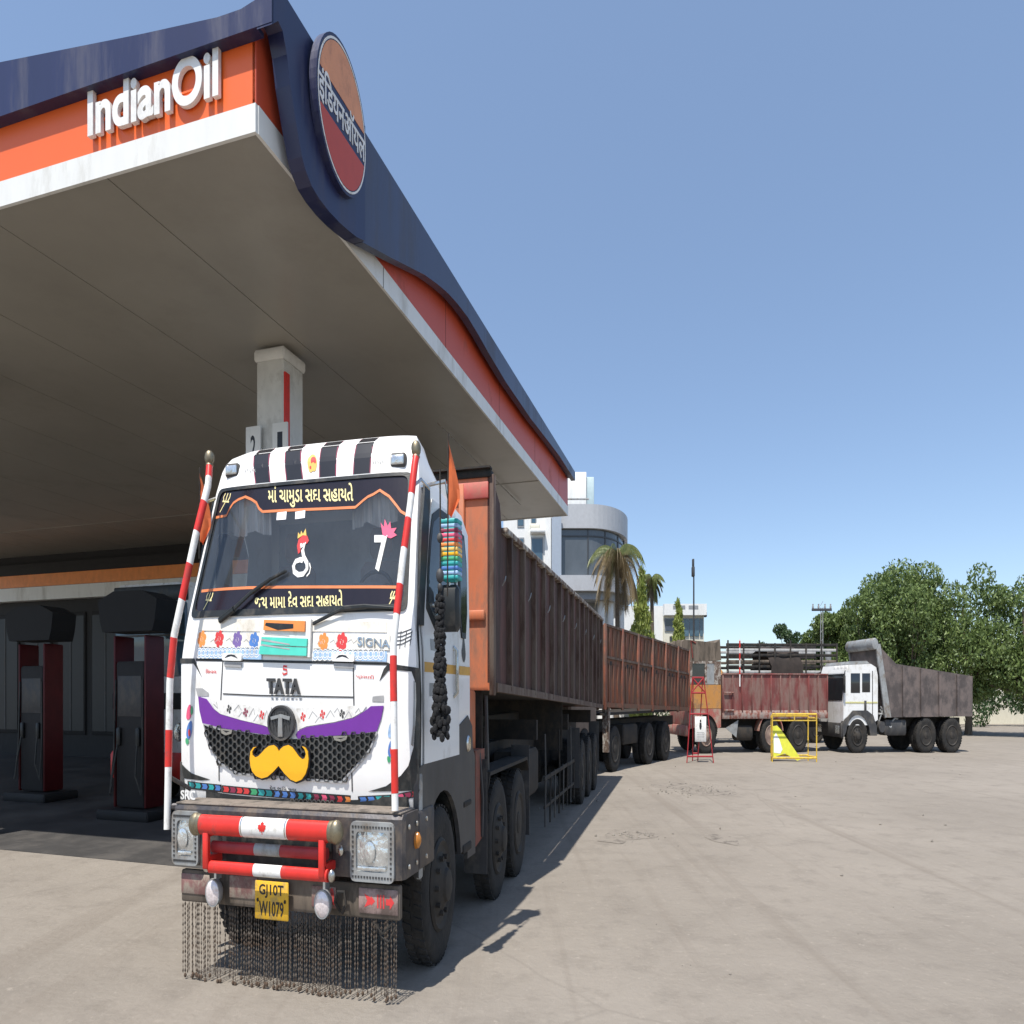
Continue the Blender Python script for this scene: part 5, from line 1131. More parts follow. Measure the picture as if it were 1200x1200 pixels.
MB().tube([(-1, 1.0, .5), (1, 1.0, .5)], .08, 8).tube([(-1, 4.15, .5), (1, 4.15, .5)], .08, 8).tube([(-1, 5.9, .5), (1, 5.9, .5)], .08, 8).build('axle', CHASSIS, t2)
MB().box(.4, 1.1, 1.9, 3.2, .55, 1.0, .05).build('fuel_tank', CHASSIS, t2)
MB().prism([(.35, .45), (.42, .45), (.50, 1.45), (.30, 1.55)], lambda y, z, d: (1.0+d, y, z), 0, .24).build('mudflap', WORNW, t2, smooth=False)

# ================================================================== third lorry (red, side on)
t3 = thing('cargo_truck', 'old lorry with an orange cab and faded red cargo body, parked side on', 'truck', 8.45-1.22*math.cos(math.radians(-82)), 31.4-1.22*math.sin(math.radians(-82)), 82)
CL = 1.63
cabp = [(0, .72), (0, 1.75), (.10, 2.62), (CL, 2.62), (CL, .72), (1.45, .72)]+[(.89+.58*math.cos(t), .52+.58*math.sin(t)) for t in [math.radians(25)+math.radians(140)*i/10 for i in range(11)]]
for s in (1, -1): 
    MB().prism([(.0, 1.28), (0, 1.75), (.03, 1.95), (CL, 1.95), (CL, 1.28)], lambda y, z, d: (s*(1.14+d), y, z), 0, .06).build('cab_side', CABO, t3, smooth=False)
    MB().prism([(0, .70), (0, 1.27), (CL, 1.27), (CL, .75), (1.50, .72)]+[(.89+.60*math.cos(t), .52+.60*math.sin(t)) for t in [math.radians(22)+math.radians(136)*i/10 for i in range(11)]], lambda y, z, d: (s*(1.145+d), y, z), 0, .06).build('cab_lower_side', CABR, t3, smooth=False)
    d_ = MB().box(s*1.13, s*1.205, .04, .18, 1.96, 2.62).box(s*1.13, s*1.205, .82, .92, 1.96, 2.62).box(s*1.13, s*1.205, 1.30, CL, 1.96, 2.62).box(s*1.13, s*1.20, .18, 1.30, 2.55, 2.62).build('window_frame', WORNW, t3)
    MB().box(s*1.15, s*1.17, .18, .82, 1.96, 2.55).build('window', GLASSD, t3)
    MB().box(s*1.15, s*1.185, .92, 1.30, 1.96, 2.55).build('window_curtain', GREYST, t3)
MB().box(-1.13, 1.13, .02, CL, .75, 1.28).build('cab_floor', CHASSIS, t3); MB().box(-1.14, 1.14, CL-.05, CL, 1.28, 2.62).build('cab_back', DARKW, t3)
MB().box(-1.14, 1.14, 0, .06, .72, 1.80, .02).build('cab_front', CABR, t3); MB().box(-1.1, 1.1, .03, .07, 1.80, 2.60).build('windshield', GLASSD, t3)
rf = MB().prism([(-.35, 2.66), (-.42, 3.12), (-.2, 3.22), (CL-.25, 3.14), (CL-.05, 3.24), (CL+.02, 2.64), (0, 2.60)], lambda y, z, d: (d, y, z), -1.2, 1.2).build('roof_rack', WOODG, t3, smooth=False)
rk = random.Random(6)
for i in range(9): x = -1.15+i*.28; MB().box(x, x+.2, -.44, -.36, 2.7, 3.16+rk.uniform(0, .08), .01).build('board', WOODG, rf)
MB().tube([(1.21, .2, 2.7), (1.22, .1, 3.2), (1.2, .35, 3.12)], .03, 6).build('rope_bundle', mat('dark_red_rope', (.18, .04, .03), .9), rf)
MB().box(-1.2, 1.2, -.18, .0, .50, .80, .03).build('bumper', CABR, t3)
MB().tube([(1.15, -.05, 1.3), (1.32, -.15, 1.9), (1.32, -.15, 2.3)], .015, 6).box(1.26, 1.38, -.18, -.12, 1.9, 2.3, .02).build('mirror', BLACK, t3)
C0, C1_, Z0_, Z1_ = 1.70, 7.2, .98, 2.23
for s in (1, -1):
    w = MB().box(s*1.18, s*1.21, C0, C1_, Z0_+.24, Z1_).build('side_wall', RED3, t3)
    n = 11
    for i in range(n+1):
        y = C0+.02+(C1_-C0-.06)*i/n; MB().box(s*1.211, s*1.255, y-.03, y+.03, Z0_+.20, Z1_-.01, .006).build('rib', RED3, w)
    MB().box(s*1.19, s*1.235, C0, C1_, Z0_, Z0_+.235, .008).build('pale_band', PALEW, w); MB().box(s*1.18, s*1.265, C0, C1_, Z1_, Z1_+.05, .01).build('top_rail', RED3, w)
    for zz in (1.25, 1.75): 
        sb_ = MB().box(s*1.256, s*1.32, C0+.05, C0+.55, zz-.04, zz, .008).build('step_box', PALEW, w)
MB().box(-1.18, 1.18, C0, C0+.05, Z0_, Z1_).build('headboard', RED3, t3); MB().box(-1.18, 1.18, C1_-.05, C1_, Z0_, Z1_).build('tailboard', RED3, t3); MB().box(-1.17, 1.17, C0+.06, C1_-.06, Z0_, Z0_+.04).build('load_floor', WOODG, t3)
MB().box(-.45, -.33, .3, C1_, .70, .95).box(.33, .45, .3, C1_, .70, .95).build('chassis_rail', CHASSIS, t3)
for y, rm in ((.89, DUSTR), (4.22, DUSTR), (5.65, RIMD)):
    for s in (1, -1): wheel(t3, s*1.20, y, s, rm, twin=y > 2, deep=y > 2)
    MB().tube([(-1, y, .5), (1, y, .5)], .08, 8).build('axle', CHASSIS, t3)
MB().box(.6, 1.12, 2.45, 3.35, .36, .78, .08).build('fuel_tank', CHASSIS, t3)
MB().prism([(1.9, .72), (2.55, .95), (2.45, .45), (2.25, .55)], lambda y, z, d: (1.13+d, y, z), 0, .015).build('torn_flap', GREYST, t3, smooth=False)
MB().prism([(4.22+r_*math.cos(t), .52+r_*math.sin(t)) for r_, rng in ((.62, range(13)), (.66, range(12, -1, -1))) for t in [math.radians(10)+math.radians(160)*i/12 for i in rng]], lambda y, z, d: (.75+d, y, z), 0, .44).build('mudguard', CABR, t3, smooth=False)
sp3 = MB().tube([(1.29, 2.55, 1.9), (1.29, 2.55, 3.25)], .03, 8).build('marker_pole', WPAINT, t3)
for z in (2.25, 2.65, 3.0): MB().tube([(1.29, 2.55, z), (1.29, 2.55, z+.2)], .033, 8).build('red_band', RED, sp3)

# ================================================================== fourth lorry (white cab, tipper)
t4 = thing('tipper_truck', 'white cab tipper lorry with dark grey mudguards parked at the right', 'truck', 16.05-1.2*math.cos(math.radians(-88)), 31.8-1.2*math.sin(math.radians(-88)), 88)
cabq = [(0, .80), (0, 1.45), (.10, 2.30), (.22, 2.52), (1.35, 2.55), (1.62, 2.45), (1.70, 2.2), (1.70, .95), (1.30, .80)]
MB().prism(cabq, lambda y, z, d: (d, y, z), -1.18, 1.18).build('cab', CABSIDE, t4, smooth=False)
MB().prism([(.25, 2.53), (.35, 2.62), (1.2, 2.64), (1.35, 2.56)], lambda y, z, d: (d, y, z), -1.1, 1.1).build('roof_cap', GREYST, t4, smooth=False)
MB().prism([(-.012, 1.50), (.088, 2.27), (.12, 2.27), (.02, 1.50)], lambda y, z, d: (d, y, z), -1.08, 1.08).build('windshield', GLASSD, t4, smooth=False)
for k in range(4): MB().box(1.19-.34*k-.25, 1.19-.34*k, .16, .24, 2.30, 2.50, .03).build('visor_segment', WPAINT, t4)
for s in (1, -1):
    MB().box(s*1.175, s*1.192, .36, .82, 1.72, 2.28, .01).build('window', GLASSD, t4); MB().box(s*1.175, s*1.192, .92, 1.32, 1.74, 2.28, .01).build('window', GLASSD, t4)
    MB().box(s*1.178, s*1.195, 1.42, 1.45, .95, 2.35).build('door_seam', GREYP, t4); MB().box(s*1.18, s*1.23, 1.02, 1.12, 1.18, 1.50, .01).build('door_handle', GREYP, t4)
    MB().box(s*1.178, s*1.193, .10, 1.68, 1.42, 1.47).build('side_stripe', mat('pale_stripe', (.55, .52, .25), .5), t4)
    gp = [(-.05, .42), (-.05, .86), (.05, .98), (.20, 1.05), (.45, 1.22), (1.15, 1.22), (1.45, 1.08), (1.62, .75), (1.62, .5), (1.30, .5)]+[(.69+.60*math.cos(t), .50+.60*math.sin(t)) for t in [math.radians(5)+math.radians(165)*i/10 for i in range(11)]]
    MB().prism(gp, lambda y, z, d: (s*(1.0+d), y, z), 0, .24).build('mudguard', GREYP, t4, smooth=False)
    MB().tube([(s*1.15, .1, 2.35), (s*1.38, -.05, 2.3), (s*1.38, -.05, 1.8)], .02, 6).box(s*1.32, s*1.44, -.1, -.02, 1.72, 2.22, .02).build('mirror', BLACK, t4)
MB().box(-1.2, 1.2, -.12, 0, .45, .86, .03).build('bumper', GREYP, t4)
for x in (-.85, .85): MB().box(x-.18, x+.18, -.135, -.12, .55, .78, .02).build('headlight', LENS, t4)
MB().box(-1.0, 1.0, 1.72, 1.80, 1.0, 2.2).build('cab_guard', BLACK, t4)
MB().box(-.45, -.33, .4, 6.3, .75, 1.0).box(.33, .45, .4, 6.3, .75, 1.0).build('chassis_rail', CHASSIS, t4)
MB().box(.5, 1.1, 2.1, 3.2, .5, .95, .06).lathe([(.16, -.3), (.16, .3)], (1.0, 1.85, .75), 'x', 14).build('fuel_tank', GREYP, t4)
mb = MB(); rk = random.Random(8)
for k in range(9): y = 1.75+rk.random()*.7; z = .75+rk.random()*.6; mb.tube([(1.05, y, z), (1.1, y+.15, z+rk.uniform(-.2, .3)), (1.0, y+.35, z+.1)], .03, 6)
mb.build('hoses', GREYST, t4)
tb = MB().prism([(2.05, 1.02), (1.62, 3.05), (1.72, 3.08), (2.6, 2.55), (6.4, 2.2), (6.4, 1.05)], lambda y, z, d: (d, y, z), -1.2, 1.2).build('tipper_body', mat('tipper_grey_red', (.085, .07, .066), .65, var=.3, scale=2, dirt=(.15, .12, .11), damt=.4, dscale=2), t4, smooth=False)
for s in (1, -1):
    MB().prism([(2.02, 1.02), (1.56, 3.10), (1.78, 3.12), (2.32, 1.02)], lambda y, z, d: (s*(1.18+d), y, z), 0, .08).build('front_post', GREYST, tb, smooth=False)
    for k in range(4): y = 2.9+k*.9; MB().prism([(y, 1.05), (y-.02, 2.50-.085*k), (y+.1, 2.50-.085*k), (y+.12, 1.05)], lambda yy, z, d: (s*(1.201+d), yy, z), 0, .07).build('rib', mat('tipper_grey_red', (0, 0, 0)), tb, smooth=False)
MB().lathe([(.15, -1.15), (.17, -1.1), (.17, 1.22), (.15, 1.27), (.07, 1.28)], (0, 1.52, 3.12), 'x', 14).build('sheet_roller', GREYST, tb)
for y in (.69, 4.1, 5.4):
    for s in (1, -1): wheel(t4, s*1.2, y, s, RIMD, twin=y > 2, deep=y > 2)
    MB().tube([(-1, y, .5), (1, y, .5)], .08, 8).build('axle', CHASSIS, t4)

# ================================================================== slatted cattle lorry behind the red one
t5 = thing('slatted_truck', 'lorry with a tall slatted cage body and dark tarpaulin behind the red lorry', 'truck', (842-600)/F*39, 39, 86)
zc = lambda py, Y=39.0: H-(py-HZ)*Y/(F*S)
for s in (1, -1):
    for i in range(8): MB().box(s*1.16, s*1.22, .05+i*.93, .13+i*.93, .95, zc(752+3*(i % 2)), .01).build('post', CHASSIS, t5)
    for k, (py, m) in enumerate(((757, CHASSIS), (763, PALEW), (769, CHASSIS), (776, WOODG), (782, CHASSIS), (788, PALEW), (795, CHASSIS), (801, WOODG), (808, WOODG), (815, WOODG))):
        MB().box(s*1.12, s*1.155, 0, 6.6, zc(py+1.6), zc(py-1.6), .008).build('slat', mat('pale_slat', (.42, .41, .39), .6, var=.2) if m is PALEW else m, t5)
MB().box(-1.1, 1.1, 0, 6.6, .95, 1.02).build('load_floor', WOODG, t5)
MB().box(-.45, -.33, -1.9, 6.6, .7, .95).box(.33, .45, -1.9, 6.6, .7, .95).build('chassis_rail', CHASSIS, t5)
MB().box(-1.1, 1.1, -1.9, -.1, .6, 2.5, .1).build('cab', CABO, t5); MB().box(-1.0, 1.0, -1.93, -1.88, 1.5, 2.3, .03).build('windshield', GLASSD, t5)
for y in (-1.0, 4.2, 5.4):
    for s in (1, -1): wheel(t5, s*1.15, y, s, RIMD)
tp = MB(); rk = random.Random(12); rows = []
for i in range(11):
    row = []
    for j in range(15):
        t = math.pi*j/14; rr_ = .97+.06*rk.random(); row.append((1.34*math.cos(t), 2.55+i*.19+.08*math.sin(j*1.7), 2.25+math.sin(t)**.7*(1.05+.05*math.sin(i*.9))*rr_))
    rows.append(row)
tp.grid(rows); tpo = tp.build('tarpaulin', TARP, None, ang=60); tpo.location = t5.location; tpo.rotation_euler = t5.rotation_euler
tag(tpo, 'dark crumpled tarpaulin heaped over the slatted lorry body', 'tarpaulin')

# ================================================================== signs on the yard
gx, gy = on_ground(820, 894)
af = thing('sign_stand', 'red metal A-frame stand holding a small white notice', 'sign', gx, gy, 0)
mb = MB()
P1, P2 = [(-.52, -.10, 0), (-.10, .28, 2.12)], [(.58, -.10, 0), (.10, .28, 2.12)]
for q in ([(-.55, -.05, 0), (-.24, .25, 2.1)], [(.56, -.05, 0), (.24, .25, 2.1)], [(-.10, .72, 0), (-.20, .28, 2.05)], [(.12, .72, 0), (.20, .28, 2.05)], [(-.24, .25, 2.1), (.24, .25, 2.1)], [(-.53, -.04, .16), (.54, -.04, .16)], [(-.30, .2, 1.72), (.30, .2, 1.72)], [(-.36, .12, 1.2), (.36, .12, 1.2)], [(-.24, .25, 2.1), (.30, .2, 1.72)], [(.24, .25, 2.1), (-.30, .2, 1.72)], [(-.12, .60, .2), (.14, .60, .2)]):
    MB().tube(q, .022, 6).build('frame_tube', REDD, af)
bd = MB().box(-.20, .27, -.01, .02, .52, 1.14, .006).build('notice_board', WPAINT, af)
mp = lambda x, z, d: (x, -.01-d, z)
mb = MB(); v, f = fill(ring(.03, 1.03, .035, .035, 12), (), 1); mb.relief(v, f, mp, .002, 0); v, f = fill([(-.01, .99), (.07, .99), (.08, .90), (.06, .82), (.0, .82), (-.02, .90)], (), 1); mb.relief(v, f, mp, .002, 0)
mb.build('figure_print', BLACKP, bd, smooth=False, recalc=False)
mb = MB()
for z in (.74, .69, .64): v, f = strip([(-.12, z), (.18, z)], .018); mb.relief(v, f, mp, .002, 0)
mb.build('print_line', GREYF, bd, smooth=False, recalc=False)
gx, gy = on_ground(931, 893)
br = thing('yellow_barricade', 'yellow tubular steel barricade in front of the red lorry', 'barricade', gx, gy, 1)
W2, HB = .93, 1.19
for q in ([(-W2, 0, 0), (-W2, 0, HB)], [(W2, 0, 0), (W2, 0, HB)], [(-W2+.14, .5, 0), (-W2+.14, .5, HB-.05)], [(W2-.14, .5, 0), (W2-.14, .5, HB-.05)], [(-W2, 0, HB), (W2, 0, HB)], [(-W2, 0, .10), (W2, 0, .10)], [(-W2+.14, .5, HB-.05), (W2-.14, .5, HB-.05)], [(-W2+.14, .5, .14), (W2-.14, .5, .14)], [(-W2, 0, HB-.1), (-W2+.14, .5, HB-.1)], [(W2, 0, HB-.1), (W2-.14, .5, HB-.1)], [(-W2, 0, .12), (-W2+.14, .5, .12)], [(W2, 0, .12), (W2-.14, .5, .12)], [(-.0, 0, HB), (0, 0, HB-.16)]):
    MB().tube(q, .026, 6).build('frame_tube', YELB, br)
MB().box(-W2, W2, -.012, .012, HB-.17, HB-.14).build('top_rail', YELB, br)
sh = thing('fallen_sign_panel', 'bent lime yellow and white sign sheet leaning inside the barricade', 'sign', gx, gy+.22, 1)
po = [(-.80, .10), (-.78, .88), (-.60, .90), (-.42, .78), (.38, .06), (.22, .02), (-.3, .20)]
MB().prism(po, lambda x, z, d: (x, d+.12*z, z), 0, .02).build('sheet', YELS, sh, smooth=False)
MB().prism([(-.77, .22), (-.76, .60), (-.66, .72), (-.52, .55), (-.40, .30), (-.5, .20)], lambda x, z, d: (x, d+.12*z, z), -.008, -.003).build('white_patch', paper, sh, smooth=False)

# ================================================================== buildings
def zp(py, Y): return H-(py-HZ)*Y/(F*S)
BYb = 55.0
b1 = thing('round_corner_building', 'grey office block with a rounded dark glass corner and roof tower', 'building', 0, 0, 0)
def bx_(px, Y=BYb): return (px-600)/F*Y
# plan: flat front, then a quarter-round corner
xa, xb_ = bx_(655), bx_(689); Rr = 6.6
def plan(k=0.0, n=16):
    cx_, cy_ = xb_, BYb+Rr
    p = [(xa, BYb-k)]+[(cx_+(Rr*.60+k)*math.sin(t), cy_-(Rr+k)*math.cos(t)) for t in [math.pi/2*i/n for i in range(n+1)]]
    return p+[(cx_+Rr*.60+k, BYb+14), (xa, BYb+14)]
def ring_wall(name, z0, z1, k, m): 
    p = plan(k); return MB().prism(p, lambda x, y, d: (x, y, d), z0, z1).build(name, m, b1, smooth=False, ang=20)
ztop, zg0, zg1 = zp(592, BYb), zp(676, BYb), zp(620, BYb)
ring_wall('parapet', zg1, ztop, .35, BGREY)
ring_wall('glass_floor', zg0, zg1-.005, 0, mat('dark_glass_wall', (0.085, 0.095, 0.105), 0.12, var=.25, scale=.4, spec=.7))
p = plan(.02)
for i in range(1, len(p)-2, 4): MB().box(p[i][0]-.05, p[i][0]+.05, p[i][1]-.05, p[i][1]+.05, zg0, zg1-.01).build('mullion', DARKG, b1)
for z in (zg0+2.0, ): 
    q = plan(.03); MB().tube([(x, y, z) for x, y in q[:-2]], .05, 4).build('transom', DARKG, b1)
ring_wall('ledge', zp(694, BYb), zg0-.005, .9, BGREY)
ring_wall('ledge_step', zp(703, BYb), zp(694, BYb)-.005, .4, BGREY2)
ring_wall('recessed_floor', 0, zp(703, BYb)-.005, -1.6, mat('recess_wall', (.3, .3, .3), .6, var=.1))
for px in (706, 718, 733): c = (bx_(px), BYb+.5+(px-700)*.06); MB().lathe([(.32, 0), (.32, zp(703, BYb)-.01)], (c[0], c[1], 0), 'z', 14).build('column', BWHITE, b1)
MB().box(bx_(655)-.2, bx_(692), BYb+3, BYb+8, ztop, zp(553, BYb+3)+.0, .03).build('roof_tower', BWHITE, b1)
MB().box(bx_(692)+.01, bx_(692)+.7, BYb+3.2, BYb+7.8, ztop, zp(558, BYb+3), .03).build('tower_side', mat('tower_teal_grey', (.40, .50, .52), .5, var=.08), b1)
MB().lathe([(.5, 0), (.42, .06), (1e-5, .06)], (bx_(692)+.71, BYb+4.3, zp(577, BYb+3)), 'x', 20).build('tower_emblem', DARKG, b1)
MB().tube([(bx_(640), BYb, zp(592, BYb)+.3), (bx_(690), BYb, zp(592, BYb)+.3)], .05, 6).build('roof_railing', GREYST, b1)
# left wing
MB().box(bx_(590), xa-.01, BYb-.6, BYb+12, 0, zp(602, BYb)).build('wing_wall', BWHITE, b1)
MB().box(bx_(646), bx_(657), BYb-.8, BYb-.61, 0, zp(605, BYb)).build('blue_grey_pier', mat('pier_blue_grey', (.33, .38, .45), .5, var=.06), b1); MB().box(bx_(638), bx_(645), BYb-.75, BYb-.61, 0, zp(605, BYb)).build('white_pier', BWHITE, b1)
for (px0, px1, py0, py1) in ((622, 628, 606, 617), (622, 636, 632, 668), (606, 614, 632, 668), (606, 614, 606, 620)):
    w = MB().box(bx_(px0), bx_(px1), BYb-.66, BYb-.605, zp(py1, BYb), zp(py0, BYb)).build('window', BGREY2, b1); MB().box(bx_(px0)+.06, bx_(px1)-.06, BYb-.68, BYb-.661, zp(py1, BYb)+.08, zp(py0, BYb)-.08).build('pane', GLASSB, w)
MB().box(bx_(621), bx_(638), BYb-1.3, BYb-.61, zp(628, BYb), zp(624, BYb), .02).build('sunshade', BWHITE, b1)
MB().box(bx_(621), bx_(632), BYb-1.0, BYb-.61, zp(624, BYb)+.01, zp(617, BYb), .05).build('air_conditioner', CREAMB, b1)
# white house
Yw = 76.0
b2 = thing('white_house', 'white flat roofed house with a blue glass corner beyond the brown lorry', 'building', 0, 0, 0)
wx = lambda px: (px-600)/F*Yw
MB().box(wx(700), wx(777), Yw, Yw+10, 0, zp(710, Yw)).build('tall_wall', BWHITE, b2)
MB().box(wx(777)+.01, wx(824), Yw-.3, Yw+10, 0, zp(722, Yw)).build('wall', CREAMB, b2)
MB().box(wx(777)-.1, wx(825), Yw-1.1, Yw-.31, zp(722, Yw), zp(709, Yw)).build('parapet', BWHITE, b2)
for (a, b, c, d) in ((786, 800, 711, 715), (804, 815, 711, 715)): MB().box(wx(a), wx(b), Yw-1.13, Yw-1.105, zp(d, Yw), zp(c, Yw)).build('parapet_opening', BGREY2, b2)
w = MB().box(wx(778), wx(823), Yw-.40, Yw-.31, zp(740, Yw), zp(725, Yw)).build('window', BGREY2, b2)
for (a, b) in ((779, 790), (800, 806), (807, 812), (813, 818), (819, 822.5)): MB().box(wx(a), wx(b), Yw-.44, Yw-.405, zp(746 if a > 795 else 734, Yw), zp(726, Yw)).build('pane', GLASSB if a > 795 else GLASSD, w)
MB().box(wx(784), wx(788), Yw-.36, Yw-.305, zp(752, Yw), zp(746, Yw)).build('vent_window', DARKG, b2)
MB().box(wx(823.5), wx(826), Yw-.9, Yw-.4, zp(724, Yw), zp(718, Yw), .05).build('camera_box', DARKG, b2)
for q, (px, w_, py0, lab) in enumerate(((836, 5, 752, 'small pale dish shaped tank stand beyond the ochre cab'), )): pass

# ================================================================== plants
def leaf_cloud(rnd, blobs, n, size, droop=0.0, elong=1.0):
    """leaf faces spread through uneven lumps: (centre, radius, weight)"""
    mb = MB(); tot = sum(b[2] for b in blobs)
    for (c, r, wgt) in blobs:
        for _ in range(int(n*wgt/tot)):
            while True:
                d = Vector((rnd.uniform(-1, 1), rnd.uniform(-1, 1), rnd.uniform(-1, 1)))
                if .25 < d.length < 1: break
            d = d.normalized()*(.45+.62*rnd.random()**.6)
            p = Vector(c)+Vector((d.x*r[0], d.y*r[1], d.z*r[2]))
            s = size*rnd.uniform(.6, 1.35)
            a = Vector((rnd.gauss(0, 1), rnd.gauss(0, 1), rnd.gauss(0, 1)-droop)).normalized(); b = a.cross(Vector((rnd.gauss(0, 1), rnd.gauss(0, 1), rnd.gauss(0, 1)))).normalized()
            a = a*s*elong; b = b*s*.42
            mb.add([p-a*.5, p+b*.5-a*.05, p+a*.5, p-b*.5-a*.05], [(0, 1, 2, 3)])
    return mb
def tree(name, label, x, y, h, spread, seed, leaf=None, n=9000, size=.22, base=.28, group='trees beyond the parked lorries', cat='tree', lumps=20):
    rnd = random.Random(seed); t = thing(name, label, cat, x, y, rnd.uniform(0, 360), group)
    tr = MB(); th_ = h*(base+.08); tr.tube([(0, 0, 0), (.06*h*.1, 0, th_*.5), (rnd.uniform(-.15, .15), rnd.uniform(-.15, .15), th_), (rnd.uniform(-.3, .3), rnd.uniform(-.3, .3), h*.75)], [.035*h, .028*h, .022*h, .006*h], 9)
    blobs = []
    for i in range(lumps):
        a = rnd.uniform(0, 6.28); k = math.sqrt(rnd.random()); zz = h*(base+(1-base)*rnd.uniform(.10, .93)); env = math.sin(math.pi*min(1, max(.12, (zz/h-base*.7)/(1.06-base*.7))))**.6
        c = (spread*k*.85*env*math.cos(a), spread*k*.85*env*math.sin(a), zz); r = spread*rnd.uniform(.20, .40)
        blobs.append((c, (r, r, r*.62), r*r*rnd.uniform(.7, 1.1)))
        if i % 2 == 0: tr.tube([(0, 0, th_*rnd.uniform(.7, 1.1)), (c[0]*.5, c[1]*.5, (th_+c[2])*.5), c], [.012*h, .008*h, .003*h], 5)
    tr.build('trunk', BARK, t); leaf_cloud(rnd, blobs, n, size).build('crown', leaf or LEAFD, t, smooth=False, recalc=False)
    return t
for args in (
    ('broad_tree', 'tallest broad green tree, right of the white tipper cab', (1066-600)/F*46, 46, 6.9, 3.3, 1),
    ('broad_tree', 'bushy mid green tree directly behind the white cab', (1016-600)/F*47, 47, 5.9, 2.9, 2),
    ('broad_tree', 'thin topped pale green tree beside the power pole', (972-600)/F*50, 50, 5.3, 2.0, 3),
    ('broad_tree', 'lowest leafy tree at the left end of the green trees', (950-600)/F*57, 57, 4.3, 1.9, 14),
    ('broad_tree', 'small leafy tree just left of the power pole', (962-600)/F*60, 60, 5.3, 2.0, 15),
    ('broad_tree', 'leafy tree between the pale tree and the white cab', (993-600)/F*53, 53, 5.9, 2.3, 9),
    ('broad_tree', 'round crowned tree behind the tipper body', (1040-600)/F*50, 50, 6.8, 2.8, 10),
    ('broad_tree', 'low spreading tree over the grey tipper post', (1085-600)/F*54, 54, 7.0, 3.2, 13),
    ('broad_tree', 'wide dark tree at the right edge of the yard', (1135-600)/F*46, 46, 7.0, 3.8, 4),
    ('broad_tree', 'tree cut by the right edge of the picture', (1205-600)/F*43, 43, 6.6, 3.4, 5)): tree(*args, n=15000, size=.22, base=.16, lumps=28)
tree('dark_tree', 'small dark tree far off above the tarpaulin', (925-600)/F*82, 82, 7.2, 2.0, 6, LEAFD2, 5000, .26)
tree('dark_tree', 'low dark bush far off left of the far tree', (899-600)/F*80, 80, 5.3, 1.6, 7, LEAFD2, 3500, .26)
tree('dark_tree', 'low dark tree far off between the small tree and the power pole', (945-600)/F*70, 70, 4.3, 1.8, 8, LEAFD2, 3500, .26)
rnd = random.Random(21); mb_bl = []
for i in range(60): xx = 10+i*1.0; mb_bl.append(((xx, 58+rnd.uniform(-1.5, 1.5), rnd.uniform(.6, 2.0)), (1.0, 1.0, .8), 1))
hd = leaf_cloud(rnd, mb_bl, 26000, .26).build('hedge', LEAFD2, None, smooth=False, recalc=False); tag(hd, 'dense dark hedge along the compound wall behind the lorries', 'hedge')
def column_tree(label, px, Y, ztop_, zbot, wpx, seed):
    rnd = random.Random(seed); t = thing('column_tree', label, 'tree', (px-600)/F*Y, Y, 0, 'narrow columnar trees')
    w = wpx/F*Y/2; MB().tube([(0, 0, 0), (0, 0, ztop_*.95)], [.10, .02], 7).build('trunk', BARK, t)
    bl = []; n = 14
    for i in range(n): u_ = i/(n-1); ww = w*(1.0 if .1 < u_ < .6 else .75)*(1-.75*max(0, u_-.55)/.45); bl.append(((rnd.uniform(-.1, .1)*w, rnd.uniform(-.1, .1)*w, zbot+(ztop_-zbot)*u_), (ww, ww, (ztop_-zbot)/n*.9), ww))
    leaf_cloud(rnd, bl, 9000, .22, 1.6, 1.7).build('crown', LEAFA, t, smooth=False, recalc=False)
column_tree('tall narrow yellow-green columnar tree beside the round building', 752, 47, zp(676, 47), .8, 33, 31)
column_tree('short pointed yellow-green columnar tree in front of the white house', 795, 52, zp(710, 52), .8, 23, 32)
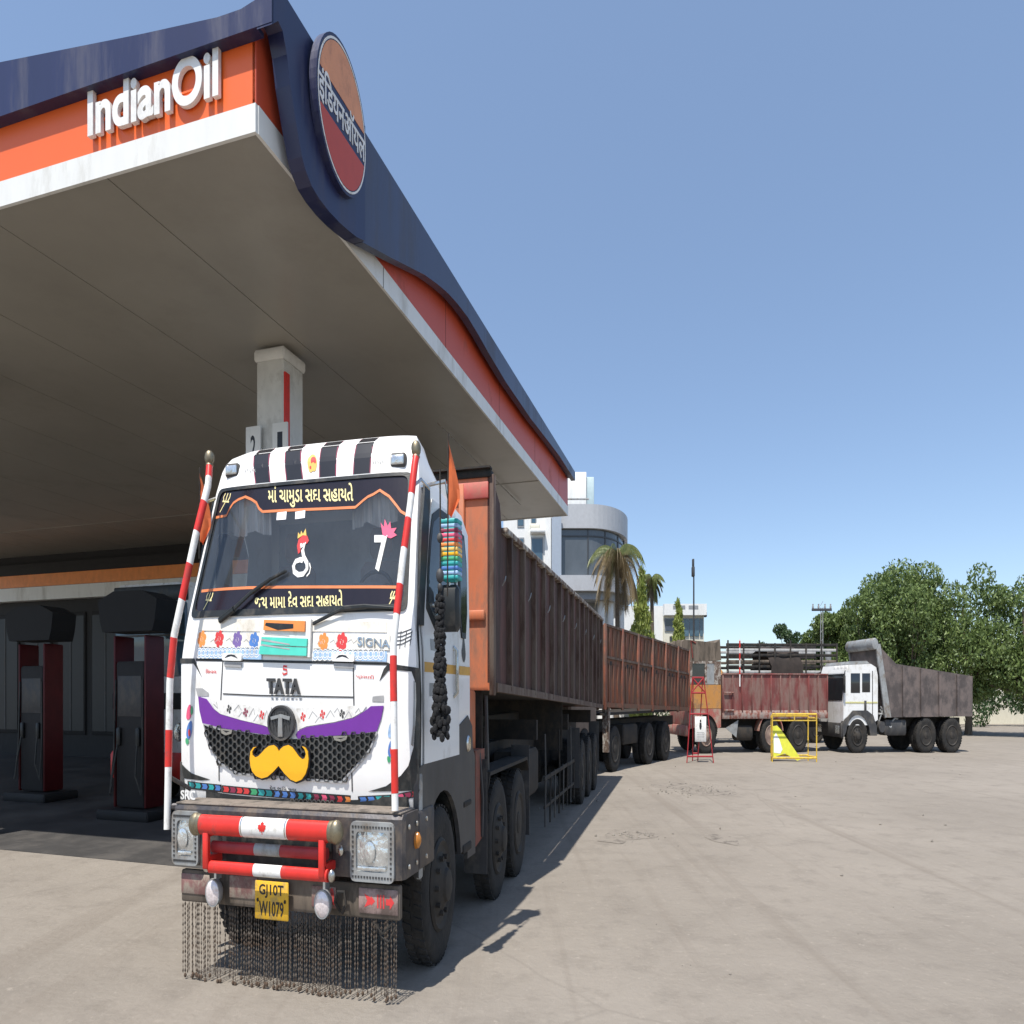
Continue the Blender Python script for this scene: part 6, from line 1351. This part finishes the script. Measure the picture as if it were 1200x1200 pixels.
def palm(label, px, Y, zt_, seed, dry, size, nf_=40):
    rnd = random.Random(seed); t = thing('palm_tree', label, 'palm', (px-600)/F*Y, Y, 0, 'palms by the round building')
    MB().tube([(0, 0, 0), (.1, 0, zt_*.5), (.05, 0, zt_)], [.20, .16, .13], 10).build('trunk', BARK, t)
    pm = []
    for k in range(6):
        rise = [1.0, .75, .45, .1, -.3, -.7][k]; L_ = size*rnd.uniform(.9, 1.1); mb = MB(); prev = Vector((0, 0, 0)); d = Vector((1, 0, rise)).normalized(); pts = [prev]
        for i in range(12): d = (d+Vector((0, 0, -.155-.02*k))).normalized(); prev = prev+d*L_/12; pts.append(prev)
        mb.tube(pts, [.03*(1-i/13) for i in range(13)], 4)
        for i in range(1, 13):
            for s in (1, -1):
                for q in (0, .5):
                    p = pts[i-1].lerp(pts[i], q); l = L_*.30*(1-.5*abs(i/12-.4)); e = p+Vector((.10, s*l*.65, -l*.75)); w = .028
                    mb.add([p+Vector((-w, 0, 0)), p+Vector((w, 0, 0)), e+Vector((w*.4, 0, 0)), e], [(0, 1, 2, 3)])
        o = mb.build('frond', LEAFP, t, smooth=False, recalc=False); pm.append(o.data); bpy.data.objects.remove(o)
    dd = [m.copy() for m in pm]
    for m in dd: m.materials.clear(); m.materials.append(LEAFDRY)
    for i in range(nf_):
        k = i % 6; link('frond', dd[k] if k >= 1 and rnd.random() < dry else pm[k], t, (.05, 0, zt_), rnd.uniform(0, 6.28))
palm('large shaggy palm with dry brown hanging fronds before the round building', 722, 44, zp(650, 44), 41, .9, 2.25, 54)
palm('thinner palm just behind the tall columnar tree', 763, 50, zp(678, 50), 42, .5, 1.1)

# ================================================================== poles
lp = thing('lamp_post', 'slim dark lamp post rising above the white house', 'lamp post', (813-600)/F*42, 42, 0)
MB().tube([(0, 0, 0), (0, 0, zp(672, 42))], [.075, .045], 8).build('shaft', DARKG, lp); MB().box(-.13, .05, -.1, .1, zp(676, 42), zp(664, 42), .03).box(-.10, .02, -.08, .08, zp(666, 42), zp(655, 42), .02).build('lamp_head', DARKG, lp)
pp = thing('power_pole', 'grey lattice power pole with a crossarm in front of the trees', 'power pole', (963-600)/F*41, 41, 0)
for x in (-.09, .09): MB().tube([(x, 0, 0), (x*.7, 0, zp(712, 41))], .025, 5).build('leg', GREYST, pp)
for i in range(14): z = .5+i*.34; MB().tube([(-.085, 0, z), (.085, 0, z+.17)], .014, 4).build('brace', GREYST, pp)
MB().box(-.62, .62, -.04, .04, zp(716, 41), zp(713, 41), .01).build('crossarm', DARKG, pp)
for x in (-.55, -.2, .2, .55): MB().lathe([(.05, 0), (.07, .06), (.04, .10), (.05, .16), (1e-5, .18)], (x, 0, zp(713, 41)), 'z', 8).build('insulator', GREYST, pp)
MB().lathe([(.16, -.2), (.18, -.1), (.18, .15), (.1, .22)], (.35, -.1, zp(768, 41)), 'z', 12).build('transformer_can', GREYST, pp)
